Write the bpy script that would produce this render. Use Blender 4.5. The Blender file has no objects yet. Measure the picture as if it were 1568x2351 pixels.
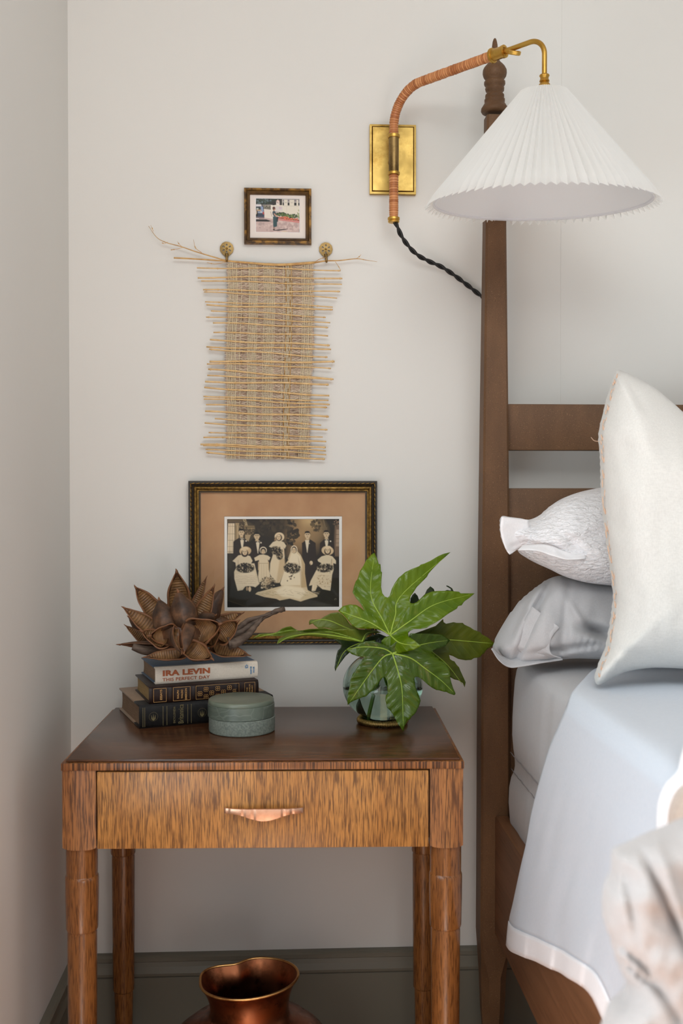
import bpy, bmesh, math, random
import numpy as np
from mathutils import Vector, Matrix, noise
from mathutils.geometry import delaunay_2d_cdt

random.seed(7)
SC = bpy.context.scene
PI = math.pi

# ------------------------------------------------------------------ camera
FPX = 2400.0
YAW = math.radians(2.9)
PITCH = math.radians(1.04)
CAM = Vector((0.0, -2.4, 1.24))
cd = bpy.data.cameras.new('camera')
cam = bpy.data.objects.new('camera', cd)
SC.collection.objects.link(cam)
cam.location = CAM
cam.rotation_euler = (PI/2 - PITCH, 0, -YAW)
cd.sensor_fit = 'VERTICAL'
cd.sensor_height = 36.0
cd.lens = 36.0*FPX/2351.0
cd.clip_start = 0.05
cd.dof.use_dof = True
cd.dof.focus_distance = 2.26
cd.dof.aperture_fstop = 3.8
SC.camera = cam

# ------------------------------------------------------------------ world, lights, exposure
W = bpy.data.worlds.new('world'); SC.world = W
W.use_nodes = True
bg = W.node_tree.nodes['Background']
bg.inputs[0].default_value = (0.94, 0.97, 1.0, 1)
bg.inputs[1].default_value = 0.45

def area(name, loc, target, sx, sy, power, col):
    l = bpy.data.lights.new(name, 'AREA'); l.shape = 'RECTANGLE'
    l.size = sx; l.size_y = sy; l.energy = power; l.color = col
    o = bpy.data.objects.new(name, l); SC.collection.objects.link(o)
    o.location = loc
    d = Vector(target)-Vector(loc)
    o.rotation_euler = d.to_track_quat('-Z', 'Y').to_euler()
    return o
def sunbeam(name, loc, target, ang, power, col):
    l = bpy.data.lights.new(name, 'SPOT'); l.energy = power; l.color = col
    l.spot_size = math.radians(ang); l.spot_blend = 0.35; l.shadow_soft_size = 0.06
    o = bpy.data.objects.new(name, l); SC.collection.objects.link(o); o.location = loc
    o.rotation_euler = (Vector(target)-Vector(loc)).to_track_quat('-Z', 'Y').to_euler()
    return o
# fill panels added high over the camera and low behind it, light from the left, sun falling on the bed and on the floor
area('high_fill_light', (0.15, -2.25, 2.55), (0, -0.2, 1.15), 1.6, 1.0, 26, (0.94, 0.985, 1.0))
area('low_fill_light', (1.05, -3.5, 0.45), (0, 0, 0.9), 1.1, 0.7, 12, (0.98, 0.98, 1.0))
area('left_window_light', (-0.47, -1.55, 0.95), (1.0, -1.55, 0.95), 1.4, 0.8, 9.0, (0.80, 0.92, 1.0))
sunbeam('sun_on_bed', (0.1, -4.2, 2.6), (1.45, -1.25, 0.9), 22, 2800, (0.88, 0.95, 1.0))
sunbeam('sun_on_floor', (-0.2, -4.4, 2.6), (-0.05, -2.3, 0.0), 34, 2400, (1.0, 0.93, 0.86))

vs = SC.view_settings
SC.display_settings.display_device = 'sRGB'
vs.view_transform = 'Standard'; vs.look = 'None'; vs.gamma = 1; vs.use_curve_mapping = False
vs.exposure = 0.14

# ------------------------------------------------------------------ measuring helpers
_Rc = cam.rotation_euler.to_matrix()
def ray(px, py):
    return _Rc @ Vector(((px-784)/FPX, -(py-1175.5)/FPX, -1.0))
def WY(px, py, Y):
    r = ray(px, py); return CAM + r*((Y-CAM.y)/r.y)
def WZ(px, py, z):
    r = ray(px, py); return CAM + r*((z-CAM.z)/r.z)
def WX(px, py, x):
    r = ray(px, py); return CAM + r*((x-CAM.x)/r.x)

def srgb(r, g, b):
    def f(c):
        c /= 255.0
        return c/12.92 if c <= 0.04045 else ((c+0.055)/1.055)**2.4
    return (f(r), f(g), f(b), 1.0)

# ------------------------------------------------------------------ materials
def mat(name, col, rough=0.6, metal=0.0, spec=0.5, trans=0.0, **kw):
    m = bpy.data.materials.new(name); m.use_nodes = True
    b = m.node_tree.nodes['Principled BSDF']
    b.inputs['Base Color'].default_value = col
    b.inputs['Roughness'].default_value = rough
    b.inputs['Metallic'].default_value = metal
    b.inputs['Specular IOR Level'].default_value = spec
    for k, v in kw.items():
        b.inputs[k.replace('_', ' ')].default_value = v
    return m
def nd(m, t, **kw):
    n = m.node_tree.nodes.new(t)
    for k, v in kw.items():
        if k in n.inputs: n.inputs[k].default_value = v
        else: setattr(n, k, v)
    return n
def lk(m, a, b): m.node_tree.links.new(a, b)
def bsdf(m): return m.node_tree.nodes['Principled BSDF']
def coords(m, scale=(1, 1, 1), kind='Object', rot=(0, 0, 0)):
    tc = nd(m, 'ShaderNodeTexCoord'); mp = nd(m, 'ShaderNodeMapping')
    mp.inputs['Scale'].default_value = scale
    mp.inputs['Rotation'].default_value = rot
    lk(m, tc.outputs[kind], mp.inputs['Vector'])
    return mp.outputs['Vector']
def noise_tex(m, vec, scale=5, detail=3, rough=0.5, dist=0.0):
    n = nd(m, 'ShaderNodeTexNoise'); n.inputs['Scale'].default_value = scale
    n.inputs['Detail'].default_value = detail; n.inputs['Roughness'].default_value = rough
    n.inputs['Distortion'].default_value = dist
    lk(m, vec, n.inputs['Vector']); return n.outputs['Fac']
def ramp(m, fac, stops, interp='LINEAR'):
    r = nd(m, 'ShaderNodeValToRGB'); cr = r.color_ramp; cr.interpolation = interp
    while len(cr.elements) < len(stops): cr.elements.new(0.5)
    for e, (p, c) in zip(cr.elements, stops):
        e.position = p; e.color = c if len(c) == 4 else (*c, 1)
    lk(m, fac, r.inputs['Fac']); return r.outputs['Color']
def mixc(m, fac, a, b, mode='MIX'):
    n = nd(m, 'ShaderNodeMix'); n.data_type = 'RGBA'; n.blend_type = mode
    if isinstance(fac, (int, float)): n.inputs[0].default_value = fac
    else: lk(m, fac, n.inputs[0])
    for i, x in ((6, a), (7, b)):
        if isinstance(x, tuple): n.inputs[i].default_value = x
        else: lk(m, x, n.inputs[i])
    return n.outputs[2]
def mathn(m, op, a, b=0.0, c=0.0):
    n = nd(m, 'ShaderNodeMath'); n.operation = op
    for i, x in enumerate((a, b, c)):
        if isinstance(x, (int, float)): n.inputs[i].default_value = x
        else: lk(m, x, n.inputs[i])
    return n.outputs[0]
def bump(m, h, strength=0.3, dist=0.001):
    n = nd(m, 'ShaderNodeBump'); n.inputs['Strength'].default_value = strength
    n.inputs['Distance'].default_value = dist
    lk(m, h, n.inputs['Height']); lk(m, n.outputs[0], bsdf(m).inputs['Normal'])
def setc(m, c): lk(m, c, bsdf(m).inputs['Base Color'])

def noisy(name, c1, c2, scale=(8, 8, 8), rough=0.6, bs=0.2, bd=0.001, detail=4, metal=0.0, spec=0.5, lo=0.35, hi=0.65, fine=0):
    m = mat(name, c1, rough, metal, spec)
    v = coords(m, scale)
    n = noise_tex(m, v, 1, detail, 0.55)
    setc(m, ramp(m, n, [(lo, c1), (hi, c2)]))
    if bs:
        h = n
        if fine: h = noise_tex(m, coords(m), fine, 2)
        bump(m, h, bs, bd)
    return m

def oak(name, axis, light, mid, dark, pore=(230, 22), pcut=0.44, rough=0.33, dens=1.0, spec=0.5, tone=1.0):
    """streaky oak: short dark pores running along one axis over slow tone changes"""
    m = mat(name, light, rough, 0, spec)
    s = [pore[0]]*3; s[axis] = pore[1]
    v = coords(m, tuple(s))
    n = noise_tex(m, v, 1, 2.5, 0.55, 0.35)
    s2 = [26]*3; s2[axis] = 2.2
    n2 = noise_tex(m, coords(m, tuple(s2)), 1, 4, 0.6, 0.8)
    base = ramp(m, n2, [(0.3, mid), (0.62, light)])
    pm = ramp(m, n, [(pcut-0.07, (1, 1, 1, 1)), (pcut+0.05, (0, 0, 0, 1))])
    setc(m, mixc(m, mathn(m, 'MULTIPLY', pm, dens), base, dark))
    bump(m, n, 0.25, 0.0006)
    return m

M = {}
def wallmat(name, c):
    m = mat(name, c, 0.75, 0, 0.25)
    n = noise_tex(m, coords(m), 1.3, 2)
    c2 = tuple(x*0.965 for x in c[:3])+(1,)
    setc(m, ramp(m, n, [(0.35, c), (0.65, c2)]))
    n2 = noise_tex(m, coords(m), 420, 3)
    bump(m, n2, 0.12, 0.0006)
    return m
M['wall'] = wallmat('wall_paint', (0.705, 0.693, 0.658, 1))
M['ceil'] = mat('ceiling_paint', (0.75, 0.73, 0.69, 1), 0.9)
M['trimpaint'] = mat('baseboard_paint', (0.165, 0.15, 0.115, 1), 0.4, 0, 0.4)
M['floor'] = oak('floor_wood', 1, srgb(172, 124, 86), srgb(148, 100, 66), srgb(84, 54, 36))
M['oak_front'] = oak('oak_drawer', 2, srgb(184, 130, 68), srgb(164, 110, 54), srgb(80, 50, 26), (600, 24), 0.495, 0.36, 0.85)
M['oak_block'] = oak('oak_block', 2, srgb(160, 108, 60), srgb(138, 88, 48), srgb(66, 38, 20), (540, 22), 0.49, 0.36, 0.85)
M['oak_leg'] = oak('oak_leg', 2, srgb(140, 90, 46), srgb(112, 70, 35), srgb(60, 34, 18), (600, 30), 0.46, 0.24, 0.7)
M['oak_top'] = oak('oak_top', 0, srgb(96, 60, 36), srgb(74, 45, 26), srgb(38, 22, 12), (420, 16), 0.46, 0.24, 0.85)
M['oak_band'] = oak('oak_band', 2, srgb(160, 104, 56), srgb(118, 70, 36), srgb(50, 28, 14), (260, 4), 0.50, 0.35, 0.9)
M['oak_dark'] = oak('oak_inside', 2, srgb(84, 54, 32), srgb(66, 42, 26), srgb(30, 18, 10), (210, 24), 0.45, 0.5, 0.8)

def bedwood():
    m = mat('bed_wood', srgb(100, 72, 48), 0.55, 0, 0.3)
    n = noise_tex(m, coords(m, (16, 16, 6)), 1, 4, 0.6)
    base = ramp(m, n, [(0.3, srgb(88, 62, 40)), (0.7, srgb(108, 78, 52))])
    sp = noise_tex(m, coords(m), 520, 1)
    s = ramp(m, sp, [(0.66, (0, 0, 0, 1)), (0.76, (1, 1, 1, 1))])
    sd = ramp(m, noise_tex(m, coords(m), 430, 2), [(0.30, (1, 1, 1, 1)), (0.42, (0, 0, 0, 1))])
    c = mixc(m, mathn(m, 'MULTIPLY', s, 0.5), base, srgb(156, 124, 90))
    setc(m, mixc(m, mathn(m, 'MULTIPLY', sd, 0.4), c, srgb(58, 40, 26)))
    bump(m, noise_tex(m, coords(m), 380, 3), 0.45, 0.0008)
    return m
M['bed'] = bedwood()
M['bedrail'] = oak('bed_rail_wood', 1, srgb(140, 98, 68), srgb(122, 84, 56), srgb(88, 58, 38), (160, 8), 0.42, 0.5, 0.35, 0.3)

def brass(name, c1, c2, rough=0.28):
    m = mat(name, c1, rough, 1.0)
    n = noise_tex(m, coords(m), 14, 5, 0.65)
    setc(m, ramp(m, n, [(0.36, c2), (0.52, c1)]))
    r = ramp(m, noise_tex(m, coords(m), 30, 3), [(0.3, (rough-0.06,)*3), (0.7, (rough+0.14,)*3)])
    lk(m, r, bsdf(m).inputs['Roughness'])
    return m
M['brass'] = brass('brass_satin', srgb(206, 166, 84), srgb(186, 144, 66), 0.34)
M['brass_plate'] = brass('brass_plate', srgb(186, 156, 88), srgb(140, 108, 52), 0.4)
M['brass_old'] = brass('antique_brass', srgb(150, 124, 80), srgb(96, 76, 46), 0.42)
M['copper'] = brass('copper_jug', srgb(140, 86, 58), srgb(84, 50, 32), 0.3)
M['copper_pull'] = brass('copper_pull', srgb(214, 176, 150), srgb(184, 142, 116), 0.36)
M['gold_wire'] = brass('gold_wire', srgb(176, 148, 90), srgb(110, 86, 46), 0.4)
M['black'] = mat('black_cord', srgb(20, 19, 18), 0.6)

def leather():
    m = mat('leather_wrap', srgb(186, 120, 76), 0.42, 0, 0.45)
    at = nd(m, 'ShaderNodeAttribute'); at.attribute_name = 'tone'
    setc(m, ramp(m, at.outputs['Fac'], [(0, srgb(104, 56, 26)), (0.25, srgb(166, 100, 54)), (1, srgb(204, 142, 92))]))
    bump(m, noise_tex(m, coords(m), 500, 2), 0.2, 0.0004)
    return m
M['leather'] = leather()

def shade_fabric(name, c, t=0.25):
    m = mat(name, c, 0.8, 0, 0.15)
    tr = nd(m, 'ShaderNodeBsdfTranslucent'); tr.inputs[0].default_value = c
    mx = nd(m, 'ShaderNodeMixShader'); mx.inputs[0].default_value = t
    out = m.node_tree.nodes['Material Output']
    lk(m, bsdf(m).outputs[0], mx.inputs[1]); lk(m, tr.outputs[0], mx.inputs[2]); lk(m, mx.outputs[0], out.inputs[0])
    return m
M['shade'] = shade_fabric('pleated_fabric', (0.93, 0.93, 0.91, 1), 0.55)
M['lining'] = shade_fabric('shade_lining', (0.93, 0.93, 0.95, 1), 0.55)

def cloth(name, c, c2=None, weave=900, bs=0.25, wr=9, wrb=0.0, sheen=0.2, rough=0.85):
    m = mat(name, c, rough, 0, 0.15)
    bsdf(m).inputs['Sheen Weight'].default_value = sheen
    v = coords(m, (1, 1, 1))
    n = noise_tex(m, coords(m, (weave, weave, weave*0.12)), 1, 2)
    n1 = noise_tex(m, coords(m, (weave*0.12, weave, weave)), 1, 2)
    s = mathn(m, 'ADD', n, n1)
    big = noise_tex(m, v, wr, 4, 0.6)
    tone = ramp(m, mathn(m, 'MULTIPLY', s, 0.5), [(0.35, c2 or tuple(x*0.93 for x in c[:3])+(1,)), (0.6, c)])
    setc(m, tone)
    h = mathn(m, 'ADD', mathn(m, 'MULTIPLY', s, 0.12), mathn(m, 'MULTIPLY', big, wrb))
    bump(m, h, bs, 0.004)
    return m
M['linen_white'] = cloth('white_linen', srgb(226, 225, 221), srgb(214, 213, 209), 700, 0.3, 14, 0.5)
M['cotton_white'] = cloth('white_cotton', srgb(242, 242, 244), srgb(232, 232, 236), 1100, 0.2, 20, 0.3)
M['sheet_grey'] = cloth('grey_cotton', srgb(188, 188, 190), srgb(177, 177, 180), 1100, 0.25, 10, 0.5)
M['sheet_blue'] = cloth('pale_blue_linen', srgb(212, 220, 230), srgb(202, 211, 223), 800, 0.3, 8, 0.4)
M['border_white'] = cloth('white_border', srgb(246, 246, 250), None, 900, 0.2, 10, 0.3)
M['beige'] = cloth('beige_quilt', srgb(206, 188, 174), srgb(192, 173, 159), 600, 0.3, 10, 0.5)
M['throw'] = cloth('rose_white_throw', srgb(192, 188, 187), srgb(180, 176, 175), 500, 0.3, 9, 0.6)
M['stitch'] = mat('peach_thread', srgb(214, 182, 158), 0.8)

def matelasse():
    m = mat('matelasse', srgb(243, 243, 246), 0.8, 0, 0.15)
    v = nd(m, 'ShaderNodeTexVoronoi'); v.feature = 'F1'; v.inputs['Scale'].default_value = 1
    wv = coords(m, (60, 60, 150), rot=(0, 0.5, 0.3))
    lk(m, wv, v.inputs['Vector'])
    n = noise_tex(m, coords(m, (90, 90, 240), rot=(0, 0.45, 0)), 1, 3, 0.5, 1.2)
    h = mathn(m, 'ADD', mathn(m, 'MULTIPLY', v.outputs['Distance'], 0.5), n)
    bump(m, h, 0.8, 0.007)
    return m
M['matelasse'] = matelasse()

# ------------------------------------------------------------------ mesh helpers
ORG = {}
def tag(o, label=None, cat=None, group=None, kind=None):
    if label: o['label'] = label
    if cat: o['category'] = cat
    if group: o['group'] = group
    if kind: o['kind'] = kind
    return o
def thing(name, label, cat, loc, rotz=0.0, group=None, local=False):
    o = bpy.data.objects.new(name, None); SC.collection.objects.link(o)
    o.empty_display_size = 0.05
    o.location = loc; o.rotation_euler = (0, 0, rotz)
    ORG[o.name] = Vector((0, 0, 0)) if local else Vector(loc)
    return tag(o, label, cat, group)

def build(name, verts, faces, material, parent=None, smooth=True, uvs=None, attr=None, autos=None, kind=None, label=None):
    org = ORG.get(parent.name, Vector((0, 0, 0))) if parent else None
    if parent is None:
        c = Vector((0, 0, 0))
        for v in verts: c += Vector(v)
        c /= max(1, len(verts))
        zmin = min(v[2] for v in verts)
        org = Vector((c.x, c.y, zmin))
    me = bpy.data.meshes.new(name)
    me.from_pydata([(v[0]-org[0], v[1]-org[1], v[2]-org[2]) for v in verts], [], faces)
    me.update()
    if material is not None:
        for mm in (material if isinstance(material, (list, tuple)) else [material]): me.materials.append(mm)
    if smooth:
        me.polygons.foreach_set('use_smooth', [True]*len(me.polygons))
    if uvs is not None:
        ul = me.uv_layers.new(name='UVMap')
        li = [l.vertex_index for l in me.loops]
        flat = []
        for i in li: flat.extend(uvs[i])
        ul.data.foreach_set('uv', flat)
    if attr:
        for an, vals in attr.items():
            a = me.attributes.new(an, 'FLOAT', 'POINT'); a.data.foreach_set('value', vals)
    o = bpy.data.objects.new(name, me); SC.collection.objects.link(o)
    if parent is not None:
        o.parent = parent; ORG[o.name] = org
    else:
        o.location = org; ORG[o.name] = org
    if kind: o['kind'] = kind
    if label: o['label'] = label
    if autos: sharp(o, autos)
    return o

def sharp(o, deg=35):
    me = o.data
    bm = bmesh.new(); bm.from_mesh(me)
    bmesh.ops.recalc_face_normals(bm, faces=bm.faces)
    lim = math.radians(deg)
    for e in bm.edges:
        if len(e.link_faces) == 2: e.smooth = e.calc_face_angle(0) < lim
    bm.to_mesh(me); bm.free()

class MB:
    def __init__(s): s.v = []; s.f = []; s.a = []
    def add(s, v, f, a=None):
        n = len(s.v); s.v += [tuple(x) for x in v]; s.f += [tuple(i+n for i in q) for q in f]
        s.a += (a if a is not None else [0.5]*len(v))
        return s
    def box(s, x0, x1, y0, y1, z0, z1, bev=0.0, seg=2, mtx=None):
        bm = bmesh.new(); bmesh.ops.create_cube(bm, size=1)
        for v in bm.verts:
            v.co = Vector(((x0+x1)/2+v.co.x*(x1-x0), (y0+y1)/2+v.co.y*(y1-y0), (z0+z1)/2+v.co.z*(z1-z0)))
        if bev: bmesh.ops.bevel(bm, geom=bm.edges[:], offset=bev, segments=seg, affect='EDGES', profile=0.5)
        if mtx: bmesh.ops.transform(bm, matrix=mtx, verts=bm.verts)
        bm.verts.index_update()
        s.add([v.co[:] for v in bm.verts], [[v.index for v in f.verts] for f in bm.faces]); bm.free()
        return s
    def tube(s, pts, rad, n=8, cap=True, tone=None, flat=1.0):
        pts = [Vector(p) for p in pts]; m = len(pts)
        if not hasattr(rad, '__len__'): rad = [rad]*m
        t0 = (pts[1]-pts[0]).normalized()
        up = Vector((0, 0, 1)) if abs(t0.z) < 0.9 else Vector((0, 1, 0))
        nn = t0.cross(up).normalized()
        V = []; A = []
        for i, p in enumerate(pts):
            t = (pts[min(i+1, m-1)]-pts[max(i-1, 0)])
            t = t.normalized() if t.length > 1e-9 else t0
            nn = (nn-t*nn.dot(t)).normalized(); b = t.cross(nn)
            for k in range(n):
                a = 2*PI*k/n
                V.append(p+(nn*math.cos(a)+b*math.sin(a)*flat)*rad[i]); A.append(tone[i] if tone else 0.5)
        F = [(i*n+k, i*n+(k+1) % n, (i+1)*n+(k+1) % n, (i+1)*n+k) for i in range(m-1) for k in range(n)]
        if cap: F += [tuple(range(n))[::-1], tuple((m-1)*n+k for k in range(n))]
        return s.add(V, F, A)
    def lathe(s, prof, n=32, c=(0, 0, 0), mtx=None, cap=True):
        V = []
        for r, z in prof:
            for k in range(n):
                a = 2*PI*k/n; p = Vector((r*math.cos(a), r*math.sin(a), z))
                if mtx: p = mtx @ p
                V.append((p.x+c[0], p.y+c[1], p.z+c[2]))
        m = len(prof)
        F = [(i*n+k, i*n+(k+1) % n, (i+1)*n+(k+1) % n, (i+1)*n+k) for i in range(m-1) for k in range(n)]
        if cap:
            if prof[0][0] > 1e-6: F.append(tuple(range(n))[::-1])
            if prof[-1][0] > 1e-6: F.append(tuple((m-1)*n+k for k in range(n)))
        return s.add(V, F)
    def build(s, name, material, parent=None, **kw):
        at = {'tone': s.a} if kw.pop('tones', False) else None
        return build(name, s.v, s.f, material, parent, attr=at, **kw)

def spline(P, n):
    """Catmull-Rom through points (tuples of any length)"""
    P = [np.array(p, float) for p in P]
    if len(P) == 2: return [tuple(P[0]+(P[1]-P[0])*i/(n-1)) for i in range(n)]
    Q = [2*P[0]-P[1]]+P+[2*P[-1]-P[-2]]
    out = []; m = len(P)-1
    for i in range(n):
        u = i/(n-1)*m; k = min(int(u), m-1); t = u-k
        a, b, c, d = Q[k:k+4]
        out.append(tuple(0.5*((2*b)+(-a+c)*t+(2*a-5*b+4*c-d)*t*t+(-a+3*b-3*c+d)*t**3)))
    return out
def align(p0, p1):
    """matrix taking local z to the direction p0->p1, origin p0"""
    d = (Vector(p1)-Vector(p0)).normalized()
    return Matrix.Translation(Vector(p0)) @ d.to_track_quat('Z', 'Y').to_matrix().to_4x4()

# ================================================================== THE ROOM
LX = -0.4955
def struct(name, mb, m, **kw):
    o = mb.build(name, m, None, **kw); o['kind'] = 'structure'; return o
struct('floor', MB().box(LX-0.1, 3.4, -4.6, 0.1, -0.1, 0), M['floor'], smooth=False)
struct('ceiling', MB().box(LX-0.1, 3.4, -4.6, 0.1, 2.75, 2.85), M['ceil'], smooth=False)
struct('wall_back', MB().box(LX-0.1, 3.4, 0, 0.1, 0, 2.75), M['wall'], smooth=False)
struct('wall_left', MB().box(LX-0.1, LX, -4.6, 0, 0, 2.75), M['wall'], smooth=False)
# fine vertical seam in the wall lining behind the bed
sx = WY(1288, 700, 0).x
struct('trim_1', MB().box(sx-0.0008, sx+0.0008, -0.0007, 0.0002, 0.2, 2.75), M['wall'], smooth=False)
def basebd(name, mtx, L):
    prof = [(0, 0.0), (0.017, 0.0), (0.017, 0.134), (0.013, 0.1375), (0.0215, 0.1395), (0.0225, 0.146), (0.018, 0.160), (0.016, 0.170),
            (0.0185, 0.172), (0.0185, 0.181), (0.014, 0.185), (0, 0.186)]
    V = []; F = []; n = len(prof)
    for x in (0, L):
        for d, z in prof: V.append(mtx @ Vector((x, -d, z)))
    for i in range(n-1): F.append((i, i+1, n+i+1, n+i))
    F += [tuple(range(n)), tuple(range(n, 2*n))[::-1]]
    b = MB().add(V, F); o = struct(name, b, M['trimpaint'], smooth=False)
basebd('baseboard_back', Matrix.Translation((LX, 0, 0)), 3.8)
basebd('baseboard_left', Matrix.Translation((LX, -4.5, 0)) @ Matrix.Rotation(PI/2, 4, 'Z'), 4.5)

# ================================================================== NIGHTSTAND
NS = thing('nightstand', 'oak nightstand with one drawer and turned legs, beside the bed', 'nightstand', (-0.0459, -0.5217, 0), math.radians(-1.7), local=True)
HW = 0.3628; DP = 0.47
b = MB().box(-HW+0.0075, HW-0.0075, 0.0065, DP-0.004, 0.7552, 0.760, 0.0015)
b.build('tabletop', M['oak_top'], NS, autos=30)
b = MB().box(-HW, HW, 0, DP, 0.7415, 0.7550, 0.0012)
b.build('top_band', M['oak_band'], NS, autos=30)
for sx_ in (-1, 1):
    for sy in (0, 1):
        x0, x1 = sorted((sx_*(HW-0.001), sx_*0.3015)); y0, y1 = (0.003, 0.062) if sy == 0 else (DP-0.062, DP-0.004)
        # block with a softly curved lower edge
        bb = MB(); nx = 14; V = []; F = []
        for i in range(nx+1):
            t = i/nx; x = x0+(x1-x0)*t
            bul = 0.0035*(1-(2*t-1)**2); zb = 0.6005-0.004*(1-(2*t-1)**4)
            for (y, z) in ((y0-bul+0.003, zb), (y0-bul+0.003, 0.7412), (y1, 0.7412), (y1, zb)): V.append((x, y, z))
        for i in range(nx):
            a = i*4; c = a+4
            for k in range(4): F.append((a+k, a+(k+1) % 4, c+(k+1) % 4, c+k))
        F += [(0, 3, 2, 1), (nx*4, nx*4+1, nx*4+2, nx*4+3)]
        lg = bb.add(V, F).build('corner_block', M['oak_block'], NS, autos=40)
        lx = sx_*0.3335; ly = 0.0345 if sy == 0 else DP-0.036
        pr = [(0, 0), (0.0185, 0), (0.0195, 0.002), (0.0222, 0.136), (0.0205, 0.1375), (0.0245, 0.1395), (0.0250, 0.143), (0.0262, 0.30), (0.0268, 0.437),
              (0.0262, 0.4405), (0.0262, 0.442), (0.0281, 0.443), (0.0288, 0.446), (0.0300, 0.50), (0.0303, 0.534), (0.0301, 0.5395), (0.0290, 0.5425), (0.0284, 0.5435), (0.0286, 0.56), (0.0287, 0.600)]
        if sy: pr = [(r*0.94, z) for r, z in pr]
        MB().lathe(pr, 40, (lx, ly, 0)).build('leg', M['oak_leg'], NS, autos=30)
# aprons
for n_, bx in (('side_apron', (-HW+0.006, -HW+0.026, 0.06, DP-0.06)), ('side_apron', (HW-0.026, HW-0.006, 0.06, DP-0.06)), ('back_apron', (-0.302, 0.302, DP-0.026, DP-0.008))):
    MB().box(*bx, 0.603, 0.7412, 0.001).build(n_, M['oak_block'], NS, autos=30)
MB().box(-0.302, 0.302, 0.022, 0.03, 0.61, 0.7412).build('drawer_rail', M['oak_dark'], NS, smooth=False)
DR = MB().box(-0.2985, 0.2985, 0.0015, 0.0215, 0.5995, 0.7385, 0.0012).build('drawer', M['oak_front'], NS, autos=30)
# copper bow pull, fluted in bands
def pull():
    n = 80; V = []; F = []; xc = 0.001; half = 0.0705; zt = 0.6750
    for i in range(n+1):
        t = -1+2*i/n; x = xc+half*t
        f = max(0, 1-abs(t)/0.80); w = 0.5-0.5*math.cos(PI*f)
        h = 0.0105+0.0120*w; top = zt+0.0010*w
        out = 0.0065+0.013*(1-t*t)**0.7
        g = 0.0
        for c in (-0.9, -0.74, -0.5, -0.25, 0.24, 0.5, 0.72, 0.86):
            for dd in (-0.025, 0.0, 0.025):
                if abs(t-c-dd) < 0.008: g = 0.0009
        out -= g
        y = 0.0015-out
        V += [(x, y+0.0022, top), (x, y, top-0.0006), (x, y-0.0012, top-h*0.5), (x, y+0.0002, top-h+0.0006), (x, y+0.0025, top-h), (x, y+0.0035, top-h*0.5)]
    for i in range(n):
        for k in range(6): F.append((i*6+k, i*6+(k+1) % 6, (i+1)*6+(k+1) % 6, (i+1)*6+k))
    F += [tuple(range(6))[::-1], tuple(n*6+k for k in range(6))]
    b = MB().add(V, F)
    for s_ in (-1, 1): b.tube([(xc+s_*0.058, 0.002, 0.6700), (xc+s_*0.058, -0.010, 0.6700)], 0.0028, 10)
    return b
pull().build('drawer_pull', M['copper_pull'], DR, autos=40)

# ================================================================== BED
def bedpt(px, py, Y): return WY(px, py, Y)
BED = thing('bed_frame', 'dark brown wooden bed frame with tall finial post', 'bed', (1.2, -1.0, 0))
# head post: tapered square with chamfered corners, turned foot below the rail
def post():
    st = [(0.0, .024), (0.02, .027), (0.05, .022), (0.09, .0255), (0.17, .0285), (0.22, .030), (0.262, .0325), (0.40, .0320), (0.7, .0315), (1.08, .0305), (1.43, .0272), (1.82, .0228), (2.066, .0205)]
    V = []; F = []; cx = 0.4535; cy = -0.105
    for z, w in st:
        c = 0.0045 if z > 0.2 else w*0.55
        for x, y in ((-w+c, -w), (w-c, -w), (w, -w+c), (w, w-c), (w-c, w), (-w+c, w), (-w, w-c), (-w, -w+c)):
            V.append((cx+x, cy+y, z))
    m = len(st)
    for i in range(m-1):
        for k in range(8): F.append((i*8+k, i*8+(k+1) % 8, (i+1)*8+(k+1) % 8, (i+1)*8+k))
    F += [tuple(range(8))[::-1], tuple((m-1)*8+k for k in range(8))]
    return MB().add(V, F)
PO = post().build('bed_post', M['bed'], BED, autos=25)
fp = [(261, 20), (259, 29), (255, 31.5), (250, 31), (246, 28), (241, 25), (237, 22.5), (234, 23.5), (229, 23.5), (226, 20.5), (223, 21.8), (219, 21.8), (216, 18.5),
      (212, 18), (209, 21), (203, 22), (200, 19.5), (197, 22.5), (193, 24.5), (188, 24), (184.5, 20), (181, 23), (176, 26), (169, 27.8), (162, 27.2), (155, 24),
      (149, 19), (143, 13), (137, 9.5), (128, 7.5), (115, 7), (104, 6.3), (96, 5), (90, 3), (87.5, 0.5)]
fcx = 0.4535; fcy = -0.105
b = MB().lathe([(r*0.000954, WY(1136, y, fcy).z) for y, r in fp], 36, (fcx, fcy, 0))
b.v = [tuple(Vector(v)+0.0006*noise.noise_vector(Vector(v)*160)) for v in b.v]
b.build('finial', M['bed'], PO)
ZR = lambda py: WY(1260, py, -0.115).z
for (a, c_, y0, y1) in ((928, 1034, -0.118, -0.086), (1121, 1500, -0.118, -0.086), (1506, 2060, -0.112, -0.08)):
    MB().box(0.478, 2.2, y0, y1, ZR(c_), ZR(a), 0.003).build('headboard_rail', M['bed'], BED, autos=30)
MB().box(0.452, 0.482, -2.3, -0.137, 0.2700, 0.532, 0.004).build('side_rail', M['bedrail'], BED, autos=30)
MB().box(0.4545, 2.2, -2.1, -2.05, 0.03, 0.5, 0.004).build('foot_rail', M['bedrail'], BED, autos=30)

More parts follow.
